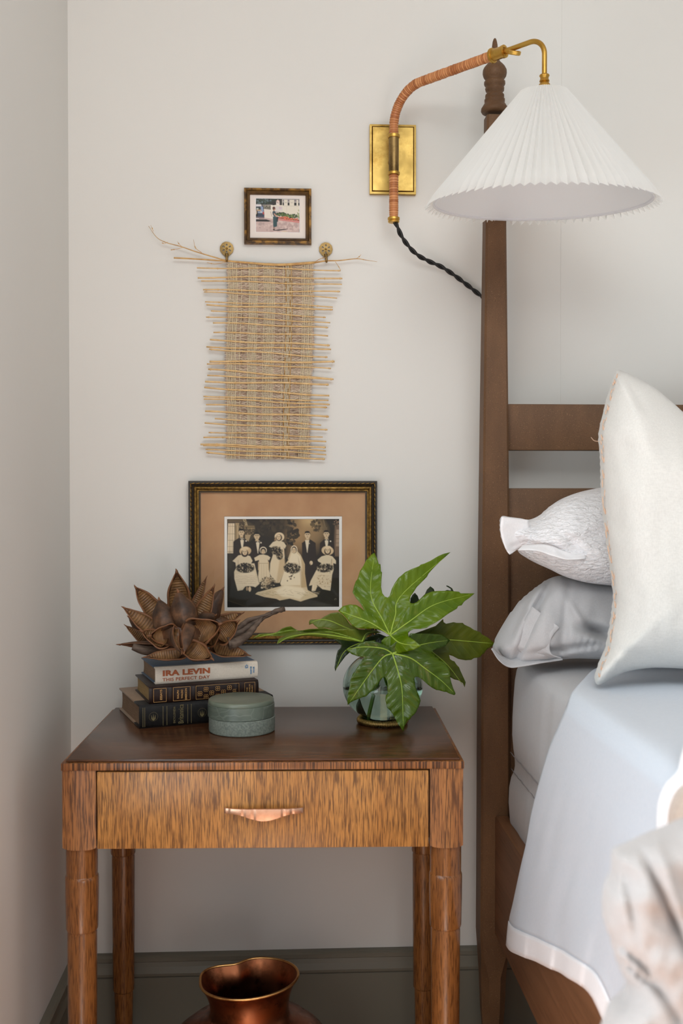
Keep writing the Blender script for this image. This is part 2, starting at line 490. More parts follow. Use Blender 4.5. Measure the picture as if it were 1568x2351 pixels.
# ================================================================== WALL LAMP
SX = WY(904, 365, -0.07).x                      # axis of the swivel tube
SY = -0.07
zl = lambda py: WY(904, py, SY).z
LAMP = thing('wall_lamp', 'brass swing-arm wall lamp with tan leather-wrapped arm and white pleated shade', 'lamp', (SX, 0, zl(365)))
p0 = WY(849, 285, -0.012); p1 = WY(955, 446, -0.012)
def plate():
    b = MB()
    x0, x1, z0, z1 = p0.x, p1.x, p1.z, p0.z
    loops = [(0, 0.0), (0, -0.012), (0.0045, -0.0125), (0.0052, -0.0100), (0.0070, -0.0145), ((x1-x0)/2, -0.0145)]
    V = []; F = []
    for ins, y in loops:
        iz = min(ins, (z1-z0)/2-0.02) if ins > 0.02 else ins
        V += [(x0+ins, y, z0+iz), (x1-ins, y, z0+iz), (x1-ins, y, z1-iz), (x0+ins, y, z1-iz)]
    for i in range(len(loops)-1):
        for k in range(4): F.append((i*4+k, i*4+(k+1) % 4, (i+1)*4+(k+1) % 4, (i+1)*4+k))
    n = len(loops)-1
    F.append((n*4, n*4+1, n*4+2, n*4+3)); F.append((3, 2, 1, 0))
    return b.add(V, F)
plate().build('backplate', M['brass_plate'], LAMP, smooth=False)
b = MB()
zc0, zc1 = zl(401), zl(309)
b.lathe([(0.0112, zc0), (0.0112, zc1)], 28, (SX, SY, 0))
b.tube([(SX, -0.014, (zc0+zc1)/2), (SX, SY+0.008, (zc0+zc1)/2)], 0.008, 16)
b.build('swivel_tube', M['brass_old'], LAMP, autos=35)
for za, zb in ((zl(402), zl(395)), (zl(317), zl(309))):
    MB().lathe([(0.0125, za), (0.0134, za+0.001), (0.0134, zb-0.001), (0.0125, zb)], 28, (SX, SY, 0)).build('collar', M['brass'], LAMP, autos=35)

# path of the wrapped arm: vertical, then a bend into the horizontal arm
HZ = WY(1135, 127, -0.272).z
E1 = Vector(WY(1133, 127, -0.272)); E2 = Vector(WY(1246, 83, -0.362)); E1.z = E2.z = HZ
hd = (E1-Vector((SX, SY, HZ))).normalized()
def armpath():
    P = []
    zb = zl(504); R = 0.078; zt = HZ-R
    n = 160
    for i in range(n): P.append(Vector((SX, SY, zb+(zt-zb)*i/n)))
    for i in range(60):
        a = i/60*PI/2
        P.append(Vector((SX, SY, zt))+hd*(R*(1-math.cos(a)))+Vector((0, 0, R*math.sin(a))))
    s = Vector((SX, SY, HZ))+hd*R; L = (E1-s).length
    for i in range(170): P.append(s+hd*L*i/169)
    return P
AP = armpath()
# resample evenly and wrap
d = [0]
for i in range(1, len(AP)): d.append(d[-1]+(AP[i]-AP[i-1]).length)
N = 620; RP = []; j = 0
for i in range(N):
    s = d[-1]*i/(N-1)
    while j < len(d)-2 and d[j+1] < s: j += 1
    t = (s-d[j])/max(1e-9, d[j+1]-d[j]); RP.append(AP[j].lerp(AP[j+1], t))
MB().tube(RP[::5], 0.0070, 12).build('arm_core', M['brass_old'], LAMP)
rnd = random.Random(3)
wr = []; s = 0
while s < d[-1]:
    w = rnd.uniform(0.0036, 0.0068); wr.append((s, s+w, rnd.uniform(0.2, 1.0), rnd.uniform(-0.0003, 0.0005))); s += w
rad = []; tone = []; k = 0
for i in range(N):
    s = d[-1]*i/(N-1)
    while k < len(wr)-1 and s > wr[k][1]: k += 1
    t = (s-wr[k][0])/(wr[k][1]-wr[k][0])
    edge = min(t, 1-t)*2
    rad.append(0.0098+wr[k][3]+0.0007*(1-t)-0.0011*(1-min(1, edge*2.6))); tone.append(wr[k][2]*min(1, 0.15+edge*2.2))
def band_wrap(i0, i1):
    b = MB().tube(RP[i0:i1], rad[i0:i1], 20, tone=tone[i0:i1])
    # slant the wraps a little
    return b
dz = lambda z: next(i for i, p in enumerate(RP) if p.z >= z)
i_a, i_b = dz(zc0), dz(zc1)
band_wrap(0, i_a+1).build('leather_wrap', M['leather'], LAMP, tones=True)
band_wrap(i_b, N).build('leather_wrap', M['leather'], LAMP, tones=True)
ze = zl(511)
MB().lathe([(0.006, ze-0.0005), (0.0118, ze), (0.0130, ze+0.002), (0.0118, ze+0.0045), (0.0135, ze+0.006), (0.0135, ze+0.0105), (0.0100, ze+0.0115)], 28, (SX, SY, 0)).build('end_collar', M['brass'], LAMP, autos=35)
# collar at the end of the wrapped arm, rod and thumbscrew
mt = align(E1-hd*0.004, E1+hd)
MB().lathe([(0.006, -0.002), (0.0148, -0.001), (0.0152, 0.001), (0.0148, 0.0035), (0.0120, 0.0045), (0.0118, 0.026), (0.0128, 0.0275), (0.0128, 0.032), (0.0085, 0.033), (0.0065, 0.030)], 32, (0, 0, 0), mt).build('arm_collar', M['brass'], LAMP, autos=35)
SD = WY(1250, 150, -0.362)          # drop of the rod
SHX, SHY = SD.x, -0.362
rod = []
RR = 0.034
endp = Vector((SHX, SHY, HZ)); hd2 = (endp-E1); hd2.z = 0; Lh = hd2.length; hd2.normalize()
for i in range(30): rod.append(E1+hd2*(Lh-RR)*i/30)
for i in range(25):
    a = i/24*PI/2
    rod.append(E1+hd2*(Lh-RR)+hd2*(RR*math.sin(a))-Vector((0, 0, RR*(1-math.cos(a)))))
zcup = WY(1250, 172, SHY).z
for i in range(1, 12): rod.append(Vector((SHX, SHY, HZ-RR+(zcup-(HZ-RR))*i/11)))
MB().tube(rod, 0.0050, 18).build('rod', M['brass'], LAMP)
tp = E1+hd*0.024
ts = Vector(WY(1181, 121, tp.y-0.018))
b = MB().tube([tp, tp.lerp(ts, 0.75)], 0.0036, 12)
nrm = Vector((0.10, -0.42, 0.9)).normalized()
mt = align(ts, ts+nrm)
b.lathe([(0.0, -0.004), (0.0105, -0.0045), (0.0128, -0.003), (0.0130, 0.003), (0.0112, 0.0042), (0.0095, 0.0022), (0.0, 0.0016)], 30, (0, 0, 0), mt)
b.build('thumbscrew', M['brass'], LAMP, autos=35)
zp = lambda py: WY(1249, py, SHY).z
MB().lathe([(0.0055, zp(171)), (0.0092, zp(172)), (0.0100, zp(174)), (0.0086, zp(177)), (0.0078, zp(181)), (0.0092, zp(184)), (0.0098, zp(187)), (0.0072, zp(189)),
            (0.0078, zp(190)), (0.0110, zp(194)), (0.0126, zp(199)), (0.0130, zp(205)), (0.0128, zp(214)), (0.010, zp(222)), (0.0, zp(223))], 32, (SHX, SHY, 0)).build('lamp_holder', M['brass'], LAMP, autos=40)

# pleated shade
TOPZ = zp(209); HT = 0.2165; RB = 0.2245; RT = 0.0445; NP = 76
tilt = Matrix.Translation((SHX-0.001, SHY, TOPZ)) @ Matrix.Rotation(math.radians(5.6), 4, 'X') @ Matrix.Rotation(math.radians(-0.4), 4, 'Y')
def shade():
    V = []; F = []; n = NP*8; rows = 14
    rr = random.Random(5); jit = [rr.uniform(-0.12, 0.12) for _ in range(NP)]; ja = [rr.uniform(0.8, 1.2) for _ in range(NP)]
    for j in range(rows+1):
        v = j/rows
        for i in range(n):
            p = i//8; t = (i % 8)/8
            tri = abs(2*((t+0.0) % 1)-1)             # 1 at valley .. 0 at ridge
            tri = 1-tri
            amp = (0.0034+0.0104*v)*ja[p]
            r = RT+(RB-RT)*v+amp*(tri-0.5)*1.0
            a = 2*PI*(i/n)+jit[p]*0.02*v*math.sin(PI*t)
            z = -HT*v-(0.0085*(tri-0.4) if j == rows else 0)
            V.append(tilt @ Vector((r*math.cos(a), r*math.sin(a), z)))
    for j in range(rows):
        for i in range(n): F.append((j*n+i, j*n+(i+1) % n, (j+1)*n+(i+1) % n, (j+1)*n+i))
    return MB().add(V, F)
SHD = shade().build('shade', M['shade'], LAMP, autos=28)
V = []; F = []; n = 128
L0 = [(RT-0.0045, -0.004), (RB-0.0115, -HT*0.985), (RB-0.0105, -HT*0.992), (RB-0.0095, -HT*0.985)]
for r, z in L0:
    for i in range(n):
        a = 2*PI*i/n; V.append(tilt @ Vector((r*math.cos(a), r*math.sin(a), z)))
for j in range(3):
    for i in range(n): F.append((j*n+i, j*n+(i+1) % n, (j+1)*n+(i+1) % n, (j+1)*n+i))
MB().add(V, F).build('shade_lining', M['lining'], SHD)
hp = [tilt @ Vector(((RB-0.0130)*math.cos(2*PI*i/96), (RB-0.0130)*math.sin(2*PI*i/96), -HT*0.975)) for i in range(97)]
MB().tube(hp, 0.0016, 8, cap=False).build('hoop', M['lining'], SHD)
b = MB()
for k in range(3):
    a = 2*PI*k/3+0.5
    b.tube([tilt @ Vector((0.010*math.cos(a), 0.010*math.sin(a), -0.006)), tilt @ Vector(((RT-0.002)*math.cos(a), (RT-0.002)*math.sin(a), -0.004))], 0.0014, 8)
b.build('shade_carrier', M['brass'], SHD)
b = MB().lathe([(0.0, -0.12), (0.022, -0.105), (0.029, -0.085), (0.027, -0.065), (0.014, -0.04), (0.012, -0.01)], 24, (SHX, SHY, zp(223)))
b.build('bulb', mat('bulb_glass', (0.85, 0.85, 0.85, 1), 0.2), LAMP)
# twisted black flex from the foot of the arm to behind the bed post
cp = spline([tuple(WY(x, y, Y)) for x, y, Y in ((907, 509, SY), (913, 522, SY), (921, 541, -0.062), (936, 563, -0.05), (958, 585, -0.038), (985, 600, -0.026), (1014, 613, -0.02), (1043, 632, -0.016), (1072, 654, -0.013), (1100, 676, -0.012), (1122, 694, -0.012))], 240)
cp = [Vector(p) for p in cp]
b = MB()
for ph in (0, PI):
    P = []; L = 0
    for i, p in enumerate(cp):
        if i: L += (cp[i]-cp[i-1]).length
        t = (cp[min(i+1, 239)]-cp[max(i-1, 0)]).normalized(); n1 = t.cross(Vector((0, 1, 0))).normalized(); n2 = t.cross(n1)
        a = ph+L/0.046*2*PI*0.9
        P.append(p+(n1*math.cos(a)+n2*math.sin(a))*0.0026)
    b.tube(P, 0.0029, 8)
b.build('twisted_cord', M['black'], LAMP)

# ================================================================== printed pictures (flat photographs painted on a fine grid)
class Canvas:
    """numpy painter; coordinates are the measuring frame's, W x H its size"""
    def __init__(s, x0, y0, x1, y1, w, h, col):
        s.x = np.linspace(x0, x1, w)[None, :].repeat(h, 0); s.y = np.linspace(y0, y1, h)[:, None].repeat(w, 1)
        s.w, s.h = w, h; s.px = (x1-x0)/w
        s.im = np.zeros((h, w, 3)); s.im[:] = srgb(*col)[:3]
    def _put(s, a, col):
        a = np.clip(a, 0, 1)[..., None]; s.im = s.im*(1-a)+np.array(srgb(*col)[:3])*a
    def ell(s, cx, cy, rx, ry, col, rot=0, soft=None, al=1.0):
        c, n = math.cos(math.radians(rot)), math.sin(math.radians(rot))
        dx = s.x-cx; dy = s.y-cy; u = (dx*c+dy*n)/rx; v = (-dx*n+dy*c)/ry
        d = np.sqrt(u*u+v*v); sf = soft if soft else s.px/min(rx, ry)*1.2
        s._put(al*(0.5+(1-d)/sf), col)
    def poly(s, P, col, al=1.0, soft=0, tex=0):
        ins = np.zeros(s.x.shape, bool); dist = np.full(s.x.shape, 1e9)
        for i in range(len(P)):
            (ax, ay), (bx, by) = P[i], P[(i+1) % len(P)]
            if ay != by:
                cnd = ((ay > s.y) != (by > s.y)) & (s.x < (bx-ax)*(s.y-ay)/(by-ay)+ax); ins ^= cnd
            L2 = (bx-ax)**2+(by-ay)**2+1e-9; t = np.clip(((s.x-ax)*(bx-ax)+(s.y-ay)*(by-ay))/L2, 0, 1)
            dist = np.minimum(dist, np.hypot(s.x-ax-t*(bx-ax), s.y-ay-t*(by-ay)))
        sd = np.where(ins, dist, -dist)
        a = np.clip(0.5+sd/(soft or s.px*1.2), 0, 1)*al
        if tex:
            r = np.random.RandomState(int(P[0][0])); nz = s.grain(r, 3)
            s._put(a*np.clip(0.8+tex*nz, 0, 1), col)
        else: s._put(a, col)
    def grain(s, r, k):
        a = r.rand(s.h//k+2, s.w//k+2)
        return np.kron(a, np.ones((k, k)))[:s.h, :s.w]-0.5
    def line(s, x0, y0, x1, y1, w, col, al=1.0):
        dx, dy = x1-x0, y1-y0; L = math.hypot(dx, dy); nx, ny = -dy/L*w/2, dx/L*w/2
        s.poly([(x0+nx, y0+ny), (x1+nx, y1+ny), (x1-nx, y1-ny), (x0-nx, y0-ny)], col, al)
    def spots(s, cx, cy, rx, ry, n, cols, rmin, rmax, seed=1):
        r = random.Random(seed)
        for _ in range(n):
            a = r.uniform(0, 2*PI); q = math.sqrt(r.random()); rr = r.uniform(rmin, rmax)
            s.ell(cx+rx*q*math.cos(a), cy+ry*q*math.sin(a), rr, rr*r.uniform(0.6, 1), r.choice(cols), r.uniform(0, 180))
    def blur(s, n=1):
        for _ in range(n):
            p = np.pad(s.im, ((1, 1), (1, 1), (0, 0)), 'edge')
            s.im = (p[:-2, 1:-1]+p[2:, 1:-1]+p[1:-1, :-2]+p[1:-1, 2:]+4*s.im)/8
    def mesh(s, name, c00, c10, c01, mater, parent):
        """corners: top-left, top-right, bottom-left, world"""
        c00, c10, c01 = Vector(c00), Vector(c10), Vector(c01)
        ux = (c10-c00)/(s.w-1); uy = (c01-c00)/(s.h-1)
        V = [c00+ux*i+uy*j for j in range(s.h) for i in range(s.w)]
        F = [(j*s.w+i, (j+1)*s.w+i, (j+1)*s.w+i+1, j*s.w+i+1) for j in range(s.h-1) for i in range(s.w-1)]
        o = build(name, V, F, mater, parent, smooth=False)
        ca = o.data.color_attributes.new('print', 'FLOAT_COLOR', 'POINT')
        rgba = np.ones((s.h*s.w, 4)); rgba[:, :3] = s.im.reshape(-1, 3)
        ca.data.foreach_set('color', rgba.ravel())
        return o
def printmat(name, rough=0.45):
    m = mat(name, (1, 1, 1, 1), rough, 0, 0.3)
    a = nd(m, 'ShaderNodeVertexColor'); a.layer_name = 'print'; setc(m, a.outputs['Color']); return m
M['print'] = printmat('photo_print')

def glass_pane(name):
    m = bpy.data.materials.new(name); m.use_nodes = True; nt = m.node_tree; nt.nodes.clear()
    out = nt.nodes.new('ShaderNodeOutputMaterial'); mx = nt.nodes.new('ShaderNodeMixShader')
    tr = nt.nodes.new('ShaderNodeBsdfTransparent'); gl = nt.nodes.new('ShaderNodeBsdfGlossy'); fr = nt.nodes.new('ShaderNodeFresnel')
    gl.inputs['Roughness'].default_value = 0.01; fr.inputs['IOR'].default_value = 1.33
    nt.links.new(fr.outputs[0], mx.inputs[0]); nt.links.new(tr.outputs[0], mx.inputs[1]); nt.links.new(gl.outputs[0], mx.inputs[2]); nt.links.new(mx.outputs[0], out.inputs[0])
    return m
M['pane'] = glass_pane('picture_glass')

def frame_ring(x0, x1, z0, z1, prof):
    """prof: (inset, y) pairs from the wall outwards and in; mitred rectangle"""
    V = []; F = []
    for ins, y in prof: V += [(x0+ins, y, z0+ins), (x1-ins, y, z0+ins), (x1-ins, y, z1-ins), (x0+ins, y, z1-ins)]
    for i in range(len(prof)-1):
        for k in range(4): F.append((i*4+k, i*4+(k+1) % 4, (i+1)*4+(k+1) % 4, (i+1)*4+k))
    return V, F
# ---------------- large frame
Y0 = -0.024
a = WY(432, 1104, Y0); c = WY(866, 1480, Y0)
x0, x1, z1, z0 = a.x, c.x, a.z, c.z
PIC = thing('picture_frame', 'large dark gold frame with a sepia wedding group photograph in a tan mat', 'picture', ((x0+x1)/2, 0, z0))
m = mat('dark_gold', srgb(60, 44, 22), 0.38, 0.55)
M['frame_dark'] = noisy('frame_dark', srgb(44, 33, 20), srgb(24, 18, 11), (60, 60, 60), 0.4, 0.3, 0.0006)
M['frame_gold'] = noisy('frame_gold', srgb(150, 116, 56), srgb(92, 68, 30), (150, 150, 150), 0.36, 0.3, 0.0006, metal=0.75, fine=500)
V, F = frame_ring(x0, x1, z0, z1, [(0, 0), (0, -0.021), (0.0015, -0.0235), (0.0030, -0.0235), (0.0075, -0.0235), (0.0085, -0.018), (0.0120, -0.016), (0.0125, -0.012)])
FR = MB().add(V, F).build('frame', M['frame_dark'], PIC, smooth=False)
V, F = frame_ring(x0, x1, z0, z1, [(0.0118, -0.006), (0.0118, -0.0165), (0.0140, -0.0205), (0.0170, -0.0215), (0.0195, -0.0190), (0.0205, -0.0180), (0.0225, -0.0178), (0.0235, -0.0150), (0.0237, -0.008)])
MB().add(V, F).build('gilt_slope', M['frame_gold'], FR, autos=30)
V, F = frame_ring(x0, x1, z0, z1, [(0.0237, -0.006), (0.0237, -0.0155), (0.0262, -0.0150), (0.0268, -0.008)])
MB().add(V, F).build('inner_lip', M['frame_dark'], FR, smooth=False)
# rope bead: slanted twists round the outer edge
b = MB(); ins = 0.0058
cor = [Vector((x0+ins, -0.0240, z0+ins)), Vector((x1-ins, -0.0240, z0+ins)), Vector((x1-ins, -0.0240, z1-ins)), Vector((x0+ins, -0.0240, z1-ins))]
for k in range(4):
    A, B = cor[k], cor[(k+1) % 4]; L = (B-A).length; n = int(L/0.0105); u = (B-A)/L; w = Vector((0, -1, 0)).cross(u)
    for i in range(n):
        c_ = A+u*(L*(i+0.5)/n)
        b.tube([c_-u*0.0062-w*0.0013, c_-u*0.002-w*0.0005-Vector((0, 0.0006, 0)), c_+u*0.002+w*0.0005-Vector((0, 0.0006, 0)), c_+u*0.0062+w*0.0013], [0.0005, 0.0014, 0.0014, 0.0005], 6)
b.build('rope_bead', M['frame_gold'], FR, kind='stuff')
b = MB(); ins = 0.0250
cor = [Vector((x0+ins, -0.0156, z0+ins)), Vector((x1-ins, -0.0156, z0+ins)), Vector((x1-ins, -0.0156, z1-ins)), Vector((x0+ins, -0.0156, z1-ins))]
for k in range(4):
    A, B = cor[k], cor[(k+1) % 4]; L = (B-A).length; n = int(L/0.0026)
    for i in range(n):
        q = A.lerp(B, (i+0.5)/n); r = 0.0008
        b.add([q+Vector(o)*r for o in ((1, 0, 0), (0, 0, 1), (-1, 0, 0), (0, 0, -1), (0, -1.2, 0))], [(0, 1, 4), (1, 2, 4), (2, 3, 4), (3, 0, 4)])
b.build('pearl_bead', M['brass_old'], FR, kind='stuff')
# mat board with a window, white inner mat, photograph, glass
def matboard(name, mater, parent, ox0, ox1, oz0, oz1, ix0, ix1, iz0, iz1, y, th=0.0016):
    V = []; F = []
    L = [(ox0, ox1, oz0, oz1, y), (ix0, ix1, iz0, iz1, y), (ix0+th*0.6, ix1-th*0.6, iz0+th*0.6, iz1-th*0.6, y+th)]
    for xa, xb, za, zb, yy in L: V += [(xa, yy, za), (xb, yy, za), (xb, yy, zb), (xa, yy, zb)]
    for i in range(2):
        for k in range(4): F.append((i*4+k, i*4+(k+1) % 4, (i+1)*4+(k+1) % 4, (i+1)*4+k))
    return MB().add(V, F).build(name, mater, parent, smooth=False)
mm = noisy('mat_tan', srgb(190, 152, 112), srgb(172, 130, 92), (9, 9, 7), 0.7, 0.05, 0.0004)
ia = WY(514, 1185, -0.0075); ic = WY(786, 1402, -0.0075)
matboard('mat_board', mm, PIC, x0+0.024, x1-0.024, z0+0.024, z1-0.024, ia.x, ic.x, ic.z, ia.z, -0.0085)
pa = WY(521, 1191.5, -0.006); pc = WY(779, 1393.5, -0.006)
matboard('inner_mat', mat('mat_white', srgb(232, 232, 228), 0.7), PIC, ia.x-0.004, ic.x+0.004, ic.z-0.004, ia.z+0.004, pa.x, pc.x, pc.z, pa.z, -0.0066, 0.0008)
MB().box(x0+0.004, x1-0.004, -0.0045, -0.0008, z0+0.004, z1-0.004).build('backing', M['frame_dark'], PIC, smooth=False)
# sepia wedding group
def wedding():
    C = Canvas(110, 108, 1458, 1168, 330, 260, (38, 31, 20))
    cream = (222, 205, 172); hi = (236, 222, 192); tan = (196, 170, 128); sk = (214, 190, 152); dk = (26, 22, 14); suit = (42, 32, 24)
    # painted backdrop
    C.ell(1060, 210, 190, 130, (176, 146, 100), 20, 1.2, 0.9); C.ell(1090, 150, 90, 60, (205, 176, 126), 0, 1.2, 0.8)
    C.ell(960, 320, 130, 170, (170, 136, 92), -10, 1.1, 0.8); C.ell(880, 520, 60, 60, (120, 100, 72), 0, 1.2, 0.7)
    C.ell(1120, 330, 110, 150, (150, 122, 84), 0, 1.3, 0.7); C.ell(700, 200, 200, 90, (64, 52, 34), 0, 1.4, 0.8)
    C.spots(900, 290, 70, 70, 60, [(44, 36, 24), (60, 50, 32)], 8, 24, 3); C.spots(860, 390, 60, 40, 40, [(40, 33, 22), (90, 74, 50)], 6, 18, 4)
    C.spots(700, 180, 250, 70, 60, [(52, 43, 28), (70, 58, 40), (36, 29, 19)], 8, 28, 5); C.spots(1180, 190, 60, 70, 30, [(70, 58, 38), (100, 84, 56)], 8, 22, 6)
    C.spots(540, 260, 60, 70, 30, [(46, 38, 24), (60, 50, 34)], 8, 20, 7)
    # window and column at left
    C.poly([(112, 110), (300, 110), (450, 190), (450, 330), (330, 420), (112, 520)], (74, 62, 44), 0.9, 20)
    C.poly([(130, 165), (205, 165), (205, 420), (190, 520), (118, 520)], (226, 208, 176), 1, 8)
    for y in (200, 290, 365, 440, 500): C.line(118, y, 206, y, 4, (140, 122, 92))
    for x in (152, 180): C.line(x, 165, x-4, 520, 4, (150, 130, 100))
    C.poly([(214, 160), (262, 160), (256, 190), (256, 380), (220, 420), (212, 420)], (168, 146, 108)); C.line(222, 190, 222, 400, 6, (110, 92, 64)); C.line(240, 190, 240, 380, 5, (196, 172, 132))
    C.poly([(120, 118), (300, 112), (300, 150), (120, 156)], (96, 80, 56)); C.poly([(300, 112), (338, 112), (362, 190), (330, 190)], (170, 150, 112))
    C.spots(330, 150, 12, 34, 12, [(90, 76, 52)], 4, 7, 2); C.spots(282, 200, 26, 24, 14, [(150, 130, 94), (60, 50, 34)], 5, 9, 9)
    C.poly([(316, 190), (440, 195), (448, 235), (320, 232)], (132, 112, 78)); C.poly([(326, 240), (420, 240), (410, 300), (326, 300)], (92, 78, 54)); C.poly([(330, 300), (400, 300), (370, 380), (330, 360)], (190, 166, 126), 0.8)
    for y in (210, 252, 285): C.line(322, y, 440, y, 6, (70, 58, 40))
    C.spots(380, 255, 50, 50, 25, [(150, 128, 92), (64, 52, 36)], 4, 9, 12)
    # right window
    C.poly([(1400, 190), (1458, 180), (1458, 560), (1385, 560)], (120, 96, 74), 0.9, 20); C.poly([(1420, 240), (1455, 240), (1455, 440), (1412, 440)], (176, 150, 122), 0.8, 10)
    for y in (300, 350, 400): C.line(1410, y, 1458, y, 5, (92, 74, 56))
    C.spots(1420, 170, 40, 40, 20, [(150, 118, 92), (84, 68, 48)], 5, 10, 15); C.line(1262, 120, 1285, 220, 12, (120, 102, 72)); C.spots(1275, 230, 30, 30, 14, [(110, 94, 66)], 5, 11, 16)
    # floor
    C.poly([(110, 900), (1458, 860), (1458, 1168), (110, 1168)], (36, 34, 22), 0.85, 80); C.poly([(110, 1080), (380, 1168), (110, 1168)], (22, 21, 14)); C.line(125, 1078, 380, 1168, 4, (84, 74, 54), 0.7)
    C.ell(1250, 1140, 110, 30, (56, 54, 38), 0, 1, 0.6); C.ell(150, 640, 40, 110, (56, 50, 34), 0, 1, 0.8)
    def man(hx, hy, body, vx, vy, bow=True, flower=None):
        C.poly(body, suit)
        C.poly([(vx-24, vy-28), (vx+24, vy-28), (vx+20, vy+30), (vx+4, vy+125), (vx-6, vy+110), (vx-16, vy+30)], (228, 214, 186))
        C.poly([(hx-16, hy+30), (hx+18, hy+30), (hx+22, hy+60), (hx-20, hy+60)], (196, 170, 132))
        C.ell(hx, hy, 31, 43, sk); C.poly([(hx-34, hy-12), (hx-30, hy-40), (hx-8, hy-50), (hx+20, hy-47), (hx+34, hy-20), (hx+32, hy-8), (hx+24, hy-24), (hx-22, hy-24)], (24, 19, 13))
        for s in (-1, 1): C.ell(hx+s*12, hy-5, 7, 3.5, (60, 44, 30)); C.line(hx+s*4, hy-12, hx+s*20, hy-13, 4, (50, 38, 26)); C.ell(hx+s*33, hy, 5, 9, (190, 162, 124))
        C.ell(hx, hy+8, 4, 8, (190, 160, 122)); C.line(hx-10, hy+23, hx+11, hy+23, 5, (120, 84, 60))
        if bow:
            C.poly([(vx-24, vy-26), (vx, vy-16), (vx+22, vy-26), (vx+22, vy-6), (vx, vy-14), (vx-24, vy-6)], dk)
        if flower: C.ell(*flower, 9, 8, (232, 220, 196))
        C.line(vx-26, vy-10, vx-4, vy+110, 5, (20, 16, 11)); C.line(vx+25, vy-10, vx+8, vy+115, 5, (20, 16, 11))
    man(286, 276, [(186, 600), (190, 380), (258, 335), (318, 335), (372, 385), (395, 600)], 294, 372, True, (342, 374))
    man(470, 318, [(392, 700), (392, 420), (446, 372), (510, 376), (560, 420), (560, 700)], 480, 400, True, (518, 395))
    man(1072, 306, [(1005, 400), (1050, 368), (1104, 356), (1170, 400), (1180, 640), (1180, 900), (1030, 900), (1010, 560)], 1068, 392, False, (1090, 404))
    C.ell(1116, 636, 19, 24, (224, 202, 166)); C.ell(1108, 652, 4, 12, (150, 126, 96))
    man(1298, 296, [(1215, 560), (1222, 400), (1275, 352), (1330, 352), (1390, 400), (1400, 560)], 1300, 380, True, (1348, 380))
    def face(x, y, rx=24, ry=33, hair=(40, 28, 18)):
        C.ell(x, y, rx, ry, (222, 198, 160))
        for s in (-1, 1): C.ell(x+s*rx*0.42, y-4, 5.5, 3, (56, 40, 28)); C.line(x+s*rx*0.2, y-10, x+s*rx*0.7, y-11, 3, (80, 60, 42))
        C.ell(x, y+6, 3, 6, (196, 166, 128)); C.ell(x, y+17, 8, 3.2, (130, 78, 58))
    def ruffles(x0, x1, y0, y1, n, seed):
        r = random.Random(seed)
        for i in range(n):
            y = y0+(y1-y0)*i/n
            for k in range(7):
                x = x0+(x1-x0)*k/7+r.uniform(-6, 6); C.line(x, y+r.uniform(-5, 5), x+(x1-x0)/7, y+r.uniform(-5, 5), r.uniform(2, 5), (178, 156, 120), 0.75)
    # seated bridesmaid, left
    C.poly([(180, 612), (250, 545), (320, 530), (390, 555), (418, 610), (400, 640), (440, 640), (498, 885), (450, 925), (400, 900), (330, 915), (300, 955), (240, 965), (202, 820), (200, 740), (222, 690), (215, 630)], cream)
    C.poly([(210, 770), (440, 740), (490, 880), (440, 915), (330, 905), (240, 955), (205, 820)], (230, 214, 184)); ruffles(215, 470, 790, 900, 5, 2)
    C.line(246, 600, 250, 680, 5, (170, 146, 112)); C.ell(330, 500, 68, 44, (40, 28, 18), -8)
    C.ell(332, 492, 70, 52, (206, 178, 136), -6); C.ell(326, 520, 42, 44, (50, 34, 22)); face(326, 508, 28, 34); C.poly([(270, 480), (300, 448), (350, 444), (380, 470), (345, 478), (300, 486)], (226, 204, 166))
    C.ell(330, 695, 110, 58, (34, 29, 20), 0, 0.2); C.spots(330, 690, 105, 55, 90, [(200, 182, 150), (60, 52, 38), (24, 20, 14), (130, 116, 90)], 4, 9, 21)
    C.ell(384, 945, 16, 30, (226, 200, 160)); C.ell(352, 940, 12, 24, (170, 142, 108))
    # flower girl
    C.poly([(438, 575), (500, 540), (545, 535), (600, 548), (630, 570), (612, 608), (600, 590), (606, 640), (616, 735), (628, 790), (610, 880), (500, 880), (484, 800), (498, 640), (494, 600), (450, 612)], cream)
    C.line(500, 640, 606, 640, 6, (170, 148, 114)); C.line(490, 620, 490, 720, 12, (200, 174, 134)); C.line(606, 620, 608, 720, 12, (200, 174, 134))
    for x in (525, 550, 580): C.line(x, 650, x+4, 860, 3, (186, 164, 128))
    C.ell(545, 485, 42, 42, (232, 216, 186)); C.ell(545, 490, 34, 36, (36, 26, 18)); face(545, 500, 22, 27)
    C.line(524, 880, 530, 935, 12, (214, 190, 152)); C.ell(530, 930, 14, 8, (230, 214, 184))
    # tall bridesmaid in hat
    C.poly([(614, 440), (660, 388), (725, 362), (790, 390), (818, 432), (800, 470), (790, 450), (800, 560), (795, 600), (806, 700), (740, 870), (680, 870), (622, 760), (628, 640), (660, 540), (650, 460)], cream)
    C.poly([(745, 560), (800, 590), (806, 700), (770, 800), (730, 870), (700, 870)], (196, 170, 130), 0.8, 20)
    C.ell(738, 326, 58, 52, (228, 206, 168), 10); C.ell(734, 336, 36, 40, (52, 36, 24)); face(730, 332, 25, 33); C.poly([(674, 370), (690, 320), (702, 350), (700, 372)], (150, 122, 90))
    C.ell(700, 490, 70, 48, (36, 31, 22), 20, 0.25); C.ell(740, 550, 40, 48, (36, 31, 22), 0, 0.3); C.spots(700, 490, 80, 50, 90, [(170, 152, 120), (70, 60, 44), (24, 20, 14)], 4, 9, 31); C.spots(738, 555, 36, 44, 36, [(150, 132, 100), (40, 34, 24), (200, 180, 146)], 4, 8, 32)
    C.line(786, 470, 790, 550, 14, (218, 192, 152))
